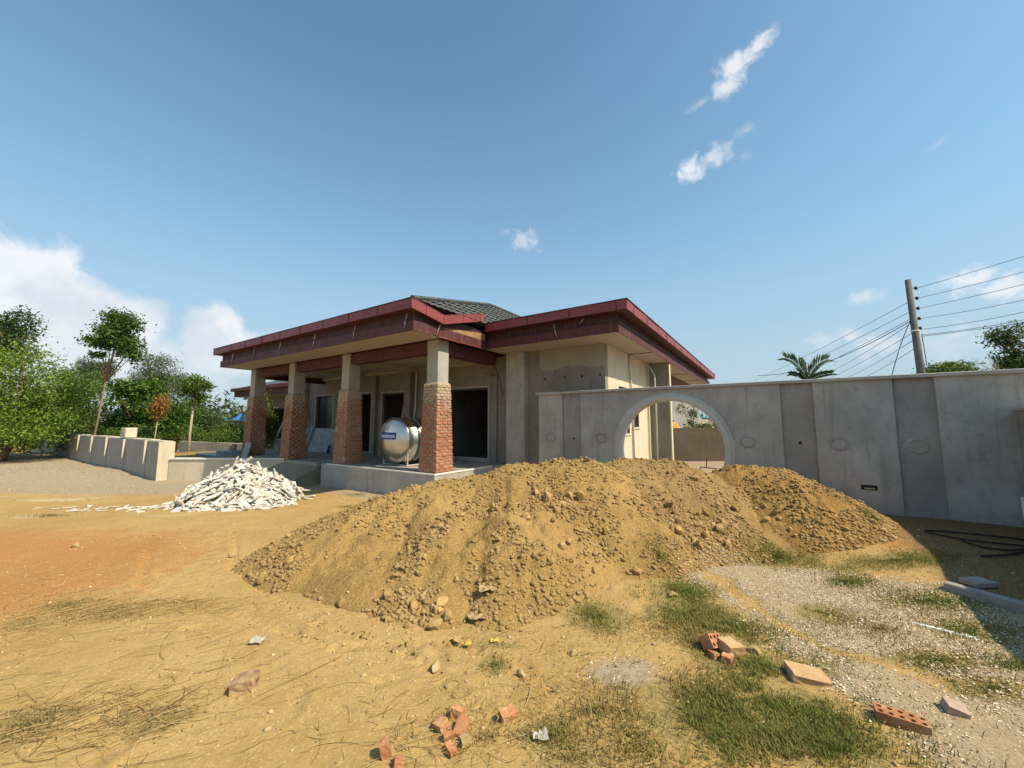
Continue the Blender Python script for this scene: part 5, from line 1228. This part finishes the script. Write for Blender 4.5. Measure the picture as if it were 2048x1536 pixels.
# ------------------------------------------------------------------ loose things on the ground
def perforated_brick(name, x, y, L, Wd, H, rz, label, nx=5, ny=2, tilt=(0, 0), cut=1.0, z=None, group=None, mat=None):
    """brick with a grid of octagonal holes through its upper bed face"""
    m = MB(); x0, y0 = -L / 2, -Wd / 2; n8 = 8; hz = H - H * .6
    for i in range(nx):
        for j in range(ny):
            cx, cy = x0 + (i + .5) * L / nx, y0 + (j + .5) * Wd / ny; hx, hy = L / nx / 2, Wd / ny / 2; r = min(hx, hy) * .6
            o8 = [(hx, 0), (hx, hy), (0, hy), (-hx, hy), (-hx, 0), (-hx, -hy), (0, -hy), (hx, -hy)]
            vs = [(cx + a, cy + b, H) for a, b in o8] + [(cx + r * math.cos(k * math.pi / 4), cy + r * math.sin(k * math.pi / 4), H) for k in range(8)] + [(cx + r * .9 * math.cos(k * math.pi / 4), cy + r * .9 * math.sin(k * math.pi / 4), hz) for k in range(8)]
            fs = [(k, (k + 1) % 8, 8 + (k + 1) % 8, 8 + k) for k in range(8)] + [(8 + k, 8 + (k + 1) % 8, 16 + (k + 1) % 8, 16 + k) for k in range(8)] + [tuple(range(16, 24))]
            m.add(vs, fs)
    c = [(x0, y0), (-x0, y0), (-x0, -y0), (x0, -y0)]
    m.add([(a, b, 0) for a, b in c] + [(a, b, H) for a, b in c], [(0, 1, 2, 3), (0, 1, 5, 4), (1, 2, 6, 5), (2, 3, 7, 6), (3, 0, 4, 7)])
    me = m.mesh(name, mat or MT['loose_brick']); o = bpy.data.objects.new(name, me)
    zz = sz(x, y) if z is None else z
    link(o, None, Matrix.Translation((x, y, zz - .016)) @ Euler((tilt[0], tilt[1], rz)).to_matrix().to_4x4())
    return tag(o, label, 'brick', group)
MT['loose_brick'] = simple('loose_brick', (.42, .195, .095), (.33, .14, .068), 14, .95, .7, 45, .01, 0, .15, (.46, .31, .16), 9)
MT['pale_brick'] = simple('pale_brick', (.47, .32, .18), (.40, .25, .13), 10, .95, .6, 45, .01, 0, .1, (.42, .30, .17), 7)
def chunk(name, x, y, size, rz, label, cat, mat, tilt=(0, 0), seed=0, lift=0.0, z=None):
    """broken brick or stone: a box with sheared, chipped corners"""
    rr = np.random.default_rng(seed); bm = bmesh.new(); bmesh.ops.create_cube(bm, size=1)
    bmesh.ops.subdivide_edges(bm, edges=bm.edges[:], cuts=2, use_grid_fill=True)
    for v in bm.verts:
        v.co += Vector(rr.uniform(-.035, .035, 3))
        if v.co.x > .3: v.co.x -= .16 * rr.random()
        if v.co.y > .3 and v.co.x > 0: v.co.y -= .12 * rr.random()
    me = bpy.data.meshes.new(name); bm.to_mesh(me); bm.free(); me.materials.append(mat)
    o = bpy.data.objects.new(name, me); zz = sz(x, y) if z is None else z
    link(o, None, Matrix.Translation((x, y, zz + size[2] * .36 + lift)) @ Euler((tilt[0], tilt[1], rz)).to_matrix().to_4x4() @ Matrix.Diagonal((*size, 1)))
    return tag(o, label, cat)
def loose():
    perforated_brick('brick', 2.13, 2.28, .215, .09, .075, -.62, 'whole orange brick with holes lying on the shell gravel')
    perforated_brick('brick', 1.44, 3.03, .12, .09, .09, .5, 'upright broken orange brick showing its holes in the grass', 3, 2, (.95, .15), z=.045)
    chunk('brick', 1.57, 2.95, (.14, .12, .10), .3, 'pale squarish half brick leaning on the holed one in the grass', 'brick', MT['pale_brick'], (.1, .15), 5)
    chunk('brick', 1.50, 2.86, (.11, .06, .05), .9, 'small orange brick chip below the paired bricks', 'brick', MT['loose_brick'], (.1, .1), 6)
    chunk('brick', 1.42, 2.9, (.07, .05, .04), 1.9, 'tiny orange brick chip left of the paired bricks', 'brick', MT['loose_brick'], (.2, .1), 7)
    chunk('stone_slab', 1.93, 2.68, (.23, .16, .05), -.25, 'flat pinkish stone slab lying at the edge of the grass', 'stone slab', MT['pale_brick'], (.05, .08), 8)
    chunk('brick', 2.50, 2.34, (.10, .085, .07), -.5, 'dusty pinkish half brick on the gravel at the lower right', 'brick', simple('dusty_brick', (.40, .30, .24), (.34, .25, .19), 8, .95), (.15, .2), 9)
    chunk('brick', -1.66, 2.58, (.14, .11, .085), .25, 'mortar crusted red half brick on the bare earth at the lower left', 'brick', simple('crusted_brick', (.44, .31, .16), (.22, .115, .075), 16, .95, .6), (.05, -.1), 10)
    FR = [(-.39, 2.26, .10, .08, .06, 'orange brick fragment at the left of the broken heap'), (-.31, 2.34, .09, .07, .07, 'orange brick fragment at the back of the broken heap'), (-.27, 2.24, .15, .09, .05, 'largest flat orange brick fragment of the broken heap'),
          (-.33, 2.18, .08, .05, .05, 'orange brick fragment in the middle of the broken heap'), (-.31, 2.11, .09, .05, .04, 'narrow orange brick fragment at the front of the broken heap'), (-.24, 2.15, .08, .07, .04, 'grey stone chip beside the broken orange fragments'),
          (-.63, 2.09, .07, .06, .12, 'tan brick fragment standing on end at the bottom edge'), (-.02, 2.35, .13, .09, .06, 'wedge of brown brick with a yellow scrap beside it'), (-.55, 2.04, .08, .06, .05, 'orange brick crumb at the bottom edge')]
    for i, (x, y, a, b, c, lab) in enumerate(FR): chunk('brick_fragment', x, y, (a * .75, b * .75, c * .75), random.uniform(0, 3), lab, 'brick fragment', MT['stone2'] if i == 5 else MT['loose_brick'], (random.uniform(-.3, .3), random.uniform(-.3, .3)), 20 + i)
    ST = [(-.52, 2.77, .045, 'pale grey stone on the bare earth in front of the largest mound', ROCKS2), (.44, 2.96, .035, 'grey stone on the pale patch in front of the mound', ROCKS2), (-.29, 2.65, .02, 'small white stone near the middle foreground', ROCKS2), (1.53, 3.86, .06, 'pale boulder lying in the grass right of the largest mound', ROCKS2),
          (-3.47, 4.97, .06, 'dark clod on the open earth left of the mound', ROCKS), (-5.9, 5.4, .07, 'pale stone on the orange earth at the left', ROCKS2), (-.62, 3.3, .075, 'big rounded stone at the foot of the largest mound', ROCKS), (-.42, 3.12, .05, 'lone stone beside the yellow scrap', ROCKS), (1.75, 2.98, .06, 'grey stone half hidden in grass by the paired bricks', ROCKS2),
          (-.85, 3.3, .05, 'small stone left of the big rounded stone', ROCKS), (-1.55, 3.65, .06, 'orange stone at the foot of the mound on its left', ROCKS), (1.33, 4.3, .07, 'boulder at the right foot of the largest mound', ROCKS), (.06, 2.72, .035, 'pale broken stone beside a grass tuft', ROCKS2)]
    for x, y, r, lab, ms in ST: tag(rock('stone', x, y, r, None, ms), lab, 'stone')
    tag(rock('stone', 1.16, 6.1, .07, None, ROCKS2, .1), 'pale stone perched on the crest of the largest mound', 'stone')
    # litter
    def scrap(name, x, y, s, mat, lab, seed, crumple=.25, z=None):
        rr = np.random.default_rng(seed); n = 6; zz = sz(x, y) if z is None else z; vs = []
        for j in range(n):
            for i in range(n): vs.append((x + (i / (n - 1) - .5) * s * 1.4 + rr.uniform(-.1, .1) * s, y + (j / (n - 1) - .5) * s + rr.uniform(-.1, .1) * s, zz + .012 + abs(rr.normal(0, crumple)) * s * .6))
        m = MB().add(vs, [(j * n + i, j * n + i + 1, (j + 1) * n + i + 1, (j + 1) * n + i) for j in range(n - 1) for i in range(n - 1)])
        tag(m.build(name, mat, None), lab, 'litter')
    paper = simple('paper', (.42, .38, .33), (.34, .31, .28), 9, .8); yel = simple('yellow_film', (.52, .40, .08), (.42, .31, .06), 9, .6); film = simple('dusty_film', (.36, .255, .13), (.28, .19, .09), 9, .6)
    scrap('paper_scrap', -1.91, 3.06, .07, paper, 'white and blue paper scrap on the bare earth', 1); scrap('wrapper', -.34, 3.06, .05, yel, 'yellow wrapper beside the lone stone', 2, .4)
    scrap('wrapper', -.13, 3.10, .045, yel, 'second yellow wrapper right of the lone stone', 3, .3); scrap('wrapper', -.06, 2.34, .035, yel, 'yellow scrap tucked against the brown brick wedge', 4, .3)
    scrap('plastic_bag', -.22, 3.62, .11, film, 'dusty plastic bag half buried on the mound', 5, .3); scrap('plastic_bag', -.3, 3.4, .10, film, 'second dusty bag at the front of the mound', 6, .25)
    scrap('plastic_scrap', .15, 2.2, .06, paper, 'grey plastic scrap by the grass tuft at the bottom', 7, .3); scrap('paper_scrap', -3.95, 3.05, .06, paper, 'small white scrap on the earth at the far left', 8, .2)
    o = chunk('plastic_strip', 3.37, 3.2, (.42, .04, .012), -.75, 'long white plastic strip lying in the gravel at the right', 'strip', MT['whiteprint'], (0, 0), 30, .01)
    # kerb stones and paving slabs in the shade on the right
    for i, (x, y, L, rz, lab) in enumerate(((4.24, 3.55, .62, 1.95, 'farther concrete kerb block in the shade at the right'), (4.48, 2.93, .62, 1.95, 'nearer concrete kerb block in the shade at the right'))):
        m = MB(); m.tb((0, 0, 0), (L, .09, .13), Matrix.Identity(3)); o = m.build('kerb_block', MT['recess'], None, bevel=.008); o.matrix_basis = Matrix.Translation((x, y, sz(x, y) + .02)) @ Matrix.Rotation(rz, 4, 'Z'); tag(o, lab, 'kerb block')
    for i, (x, y, lab) in enumerate(((4.45, 3.85, 'flat grey paving block beyond the kerb'), (4.95, 3.75, 'flat grey paving block at the right edge'))):
        m = MB(); m.tb((0, 0, 0), (.22, .15, .05), Matrix.Identity(3)); o = m.build('paving_block', MT['recess'], None, bevel=.006); o.matrix_basis = Matrix.Translation((x, y, sz(x, y) + .03)) @ Matrix.Rotation(.1 + i, 4, 'Z'); tag(o, lab, 'paving block')
    def hose(pts, lab):
        P = [Vector((x, y, sz(x, y) + .02)) for x, y in pts]; Q = []
        for i in range(len(P) - 1):
            p0, p1, p2, p3 = P[max(i - 1, 0)], P[i], P[i + 1], P[min(i + 2, len(P) - 1)]
            for k in range(6):
                t_ = k / 6; Q.append(.5 * ((2 * p1) + (p2 - p0) * t_ + (2 * p0 - 5 * p1 + 4 * p2 - p3) * t_ * t_ + (3 * p1 - p0 - 3 * p2 + p3) * t_ ** 3))
        Q.append(P[-1]); tag(MB().tube(Q, .011, 7).build('cable', MT['cable'], None, True), lab, 'cable')
    hose([(6.6, 4.6), (6.25, 4.95), (5.95, 5.2), (5.62, 5.35), (5.5, 5.25), (5.6, 4.95), (5.85, 4.75), (6.3, 4.5)], 'looped black cable lying at the foot of the wall')
    hose([(5.55, 4.95), (5.5, 4.7), (5.65, 4.55), (6.1, 4.55), (6.6, 4.35)], 'second black cable curving below the looped one')
    hose([(5.1, 4.35), (5.6, 4.45), (6.3, 4.7)], 'black cable end pointing towards the grass')
loose()

# ------------------------------------------------------------------ uncountable ground cover
def in_ell(L, dens, scale=1.0):
    X, Y = [], []
    for cx, cy, rx, ry in L:
        n = int(math.pi * rx * ry * dens * scale); r = np.abs(RNG.normal(0, .62, n)); th = RNG.uniform(0, 2 * np.pi, n)
        X.append(cx + rx * r * np.cos(th)); Y.append(cy + ry * r * np.sin(th))
    return np.concatenate(X), np.concatenate(Y)
def make_grass():
    def blades(x, y, hlo, hhi, pal, name, label):
        keep = fbm(x * 3.5, y * 3.5, 4, 33) + .12 * RNG.normal(size=len(x)) > -.04; x, y = x[keep], y[keep]; n = len(x)
        z = surf(x, y) - .004 + .02 * shellmask(x, y); h = RNG.uniform(hlo, hhi, n) * (1 + 1.1 * fbm(x * 2, y * 2, 2, 8)); an = RNG.uniform(0, 2 * np.pi, n); ln = RNG.uniform(.2, 1.2, n) * h
        w = RNG.uniform(.0016, .0034, n); dx, dy = np.cos(an), np.sin(an)
        p = np.stack([x, y, z], 1); lean = np.stack([dx * ln, dy * ln, h], 1); sid = np.stack([-dy * w, dx * w, 0 * w], 1)
        mid = p + lean * np.array([.35, .35, .62]); tip = p + lean
        V = np.stack([p - sid, p + sid, mid + sid * .8, mid - sid * .8, tip], 1).reshape(-1, 3); k = np.arange(n)[:, None] * 5
        F = np.concatenate([k + np.array([0, 1, 2]), k + np.array([0, 2, 3]), k + np.array([3, 2, 4])], 0)
        pal = np.array(pal); ci = np.clip(((fbm(x * 1.7, y * 1.7, 3, 55) * 1.6 + .5) * .6 + RNG.random(n) * .4), 0, .999) * (len(pal) - 1); i0 = ci.astype(int); f = (ci - i0)[:, None]
        c = pal[i0] * (1 - f) + pal[i0 + 1] * f; c = c * RNG.uniform(.75, 1.25, (n, 1))
        tag(obj_np(name, V, F, MT['blade'], None, False, {'col': np.repeat(c, 5, 0)}), label, 'grass', None, 'stuff')
    x, y = in_ell([(a, b, c * 1.15, d * 1.2) for a, b, c, d in GR] + [(1.25, 2.25, .75, .35), (1.5, 2.6, .5, .25), (.95, 2.15, .5, .25), (3.2, 2.75, .6, .2), (1.45, 2.1, .6, .25), (1.75, 3.35, .5, .35), (1.35, 3.1, .3, .3), (1.85, 2.45, .25, .25)], 9500); blades(x, y, .012, .036, [(.085, .14, .025), (.13, .175, .035), (.19, .20, .05), (.29, .235, .08), (.38, .29, .12)], 'grass', 'patchy green grass growing between the mounds and the shell gravel')
    x1, y1 = in_ell(GRS, 2000)
    big = [(1.3, 2.5, .9, .5), (.5, 2.4, .8, .35), (1.2, 3.3, .6, .4), (2.9, 3.2, .9, .6), (-.1, 2.2, .7, .25)]; x2, y2 = in_ell(big, 1300)
    blades(np.concatenate([x1, x2]), np.concatenate([y1, y2]), .015, .045, [(.11, .12, .035), (.20, .16, .055), (.30, .225, .09), (.37, .28, .13)], 'dry_grass', 'thin dry grass on the bare earth')
make_grass()
def make_shells():
    n = 105000; x = RNG.uniform(1.6, 4.7, n); y = RNG.uniform(1.2, 5.1, n); keep = RNG.random(n) < shellmask(x, y) * np.clip(.62 + 2.6 * fbm(x * 1.6, y * 1.6, 4, 91), .04, 1) ; x, y = x[keep], y[keep]
    xe = RNG.normal(.75, .25, 260); ye = RNG.normal(2.75, .14, 260); x = np.concatenate([x, xe]); y = np.concatenate([y, ye]); n = len(x)
    T = np.array([(-.5, -.3, 0), (.5, -.35, 0), (.45, .35, 0), (-.4, .4, 0), (.05, 0, .28)]); TF = np.array([(0, 1, 4), (1, 2, 4), (2, 3, 4), (3, 0, 4)])
    s = .004 + .011 * RNG.random(n) ** 2.2; V, F = scatter(T, TF, np.stack([x, y, surf(x, y) + .018 + .006 * RNG.random(n)], 1), rotmats(n, np.abs(RNG.normal(0, .5, n))), s[:, None] * np.array([[1, 1, 1.0]]))
    pal = np.array([(.68, .59, .46), (.50, .41, .30), (.30, .23, .155), (.42, .32, .20), (.13, .10, .066), (.78, .70, .58)]); c = pal[RNG.choice(len(pal), n, p=[.26, .24, .18, .16, .06, .10])] * RNG.uniform(.85, 1.1, (n, 1))
    tag(obj_np('shell_gravel', V, F, MT['chip'], None, False, {'col': np.repeat(c, 5, 0)}), 'pale crushed shell gravel covering the ground at the right', 'gravel', None, 'stuff')
make_shells()
def make_pebbles():
    n = 9500; x = RNG.uniform(-6, 5, n); y = 1.3 + 8 * RNG.random(n) ** 1.6; a, b = AB(x, y)
    ok = (b < 1.9) & (fbm(x * 1.3, y * 1.3, 3, 13) > -.1) & ~((a > -.3) & (b > -.25)); x, y = x[ok], y[ok]
    x = np.concatenate([x, RNG.normal(-.8, .8, 500), RNG.normal(5.0, .5, 350)]); y = np.concatenate([y, RNG.normal(3.2, .25, 500), RNG.normal(4.9, .5, 350)]); n = len(x)
    r = .003 + .012 * RNG.random(n) ** 4 + .004 * RNG.random(n)
    pal = np.array([(.37, .245, .105), (.31, .195, .08), (.45, .34, .19), (.26, .185, .10)]); c = pal[RNG.integers(0, 4, n)] * RNG.uniform(.8, 1.2, (n, 1))
    pebble_field('pebbles', x, y, r, MT['chip'], None, c, 'small pebbles and crumbs of earth scattered over the site', 'pebbles')
    n = 1500; x = -RNG.uniform(7.5, 20, n); y = RNG.uniform(9, 17, n); a, b = AB(x, y); ok = b < -2.6; x, y = x[ok], y[ok]
    r = RNG.uniform(.008, .03, len(x)); c = np.array([(.34, .29, .22)]) * RNG.uniform(.6, 1.25, (len(x), 1))
    pebble_field('stone_chips', x, y, r, MT['chip'], None, c, 'grey stone chips on the bank before the finned wall', 'gravel')
make_pebbles()
def make_straw():
    K = 7; T = []; 
    for i in range(K):
        f = i / (K - 1) - .5; b = .10 * (1 - 4 * f * f)
        for k in range(3):
            a = 2 * math.pi * k / 3; T.append((f, b + math.cos(a) * .5, math.sin(a) * .5))
    T = np.array(T); TF = []
    for i in range(K - 1):
        for k in range(3):
            p, q = i * 3 + k, i * 3 + (k + 1) % 3; TF += [(p, q, q + 3), (p, q + 3, p + 3)]
    TF = np.array(TF)
    cl = [(-3.3, 3.6, .35, .10, 240, .35), (-3.0, 3.72, .3, .10, 140, .3), (-2.1, 2.35, .25, .14, 240, .22), (-2.6, 2.3, .3, .2, 240, .25), (-4.0, 3.5, .4, .25, 150, .25), (-3.9, 3.4, .4, .3, 60, .3), (-1.8, 2.9, .5, .4, 26, .3), (-.35, 2.2, .28, .16, 60, .22), (-.9, 2.2, .4, .2, 30, .25), (0.1, 2.45, .5, .25, 36, .2), (.8, 2.5, .5, .3, 80, .16), (-.9, 2.8, .6, .4, 20, .2), (-2.5, 3.0, .8, .5, 26, .35), (.3, 3.1, .5, .12, 50, .15), (-4.5, 4.2, .8, .5, 45, .35), (.15, 5.25, .14, .08, 60, .16), (.3, 2.1, .5, .12, 50, .2), (-1.7, 2.6, .8, .4, 26, .6), (-.6, 2.3, .5, .25, 18, .5), (-2.7, 2.7, .7, .4, 24, .6), (.2, 2.5, .4, .2, 14, .4)]
    P, L, Y = [], [], []
    for cx, cy, sx, sy, n, l in cl:
        x = RNG.normal(cx, sx, n); y = RNG.normal(cy, sy, n); P.append(np.stack([x, y], 1)); L.append(l * (.2 + .9 * RNG.random(n) ** 1.7)); Y.append(np.where(RNG.random(n) < .6, RNG.normal(.45, .35, n), RNG.uniform(0, 6.3, n)))
    P = np.concatenate(P); L = np.concatenate(L); Y = np.concatenate(Y); n = len(P); th = .0016 + .0032 * RNG.random(n) ** 2
    c, s = np.cos(Y), np.sin(Y); o = 0 * c; R = np.stack([np.stack([c, -s, o], -1), np.stack([s, c, o], -1), np.stack([o, o, o + 1], -1)], 1)
    tl = RNG.normal(0, .05, n); ct, st_ = np.cos(tl), np.sin(tl); R = R @ np.stack([np.stack([ct, o, st_], -1), np.stack([o, o + 1, o], -1), np.stack([-st_, o, ct], -1)], 1)
    # bend scales with length, thickness with th
    N = len(T); TV = np.repeat(T[None], n, 0).copy(); bend = .10 * (1 - 4 * T[:, 0] ** 2); sg = RNG.choice([-1, 1], n) * RNG.uniform(0, 1.6, n)
    V = np.stack([T[None, :, 0] * L[:, None], (T[None, :, 1] - bend[None]) * th[:, None] + bend[None] * (sg * L)[:, None], T[None, :, 2] * th[:, None]], -1)
    V = np.einsum('nij,nkj->nki', R, V) + np.stack([P[:, 0], P[:, 1], surf(P[:, 0], P[:, 1]) + th * .6 + .004 + .01 * RNG.random(n)], 1)[:, None]
    F = (TF[None] + (np.arange(n) * N)[:, None, None]).reshape(-1, 3)
    pal = np.array([(.44, .31, .13), (.34, .22, .085), (.20, .12, .05), (.52, .39, .18)]); cc = pal[RNG.choice(4, n, p=[.4, .27, .15, .18])]
    tag(obj_np('straw', V.reshape(-1, 3), F, MT['straw'], None, False, {'col': np.repeat(cc, N, 0)}), 'dry straw and twigs scattered over the bare earth', 'straw', None, 'stuff')
make_straw()
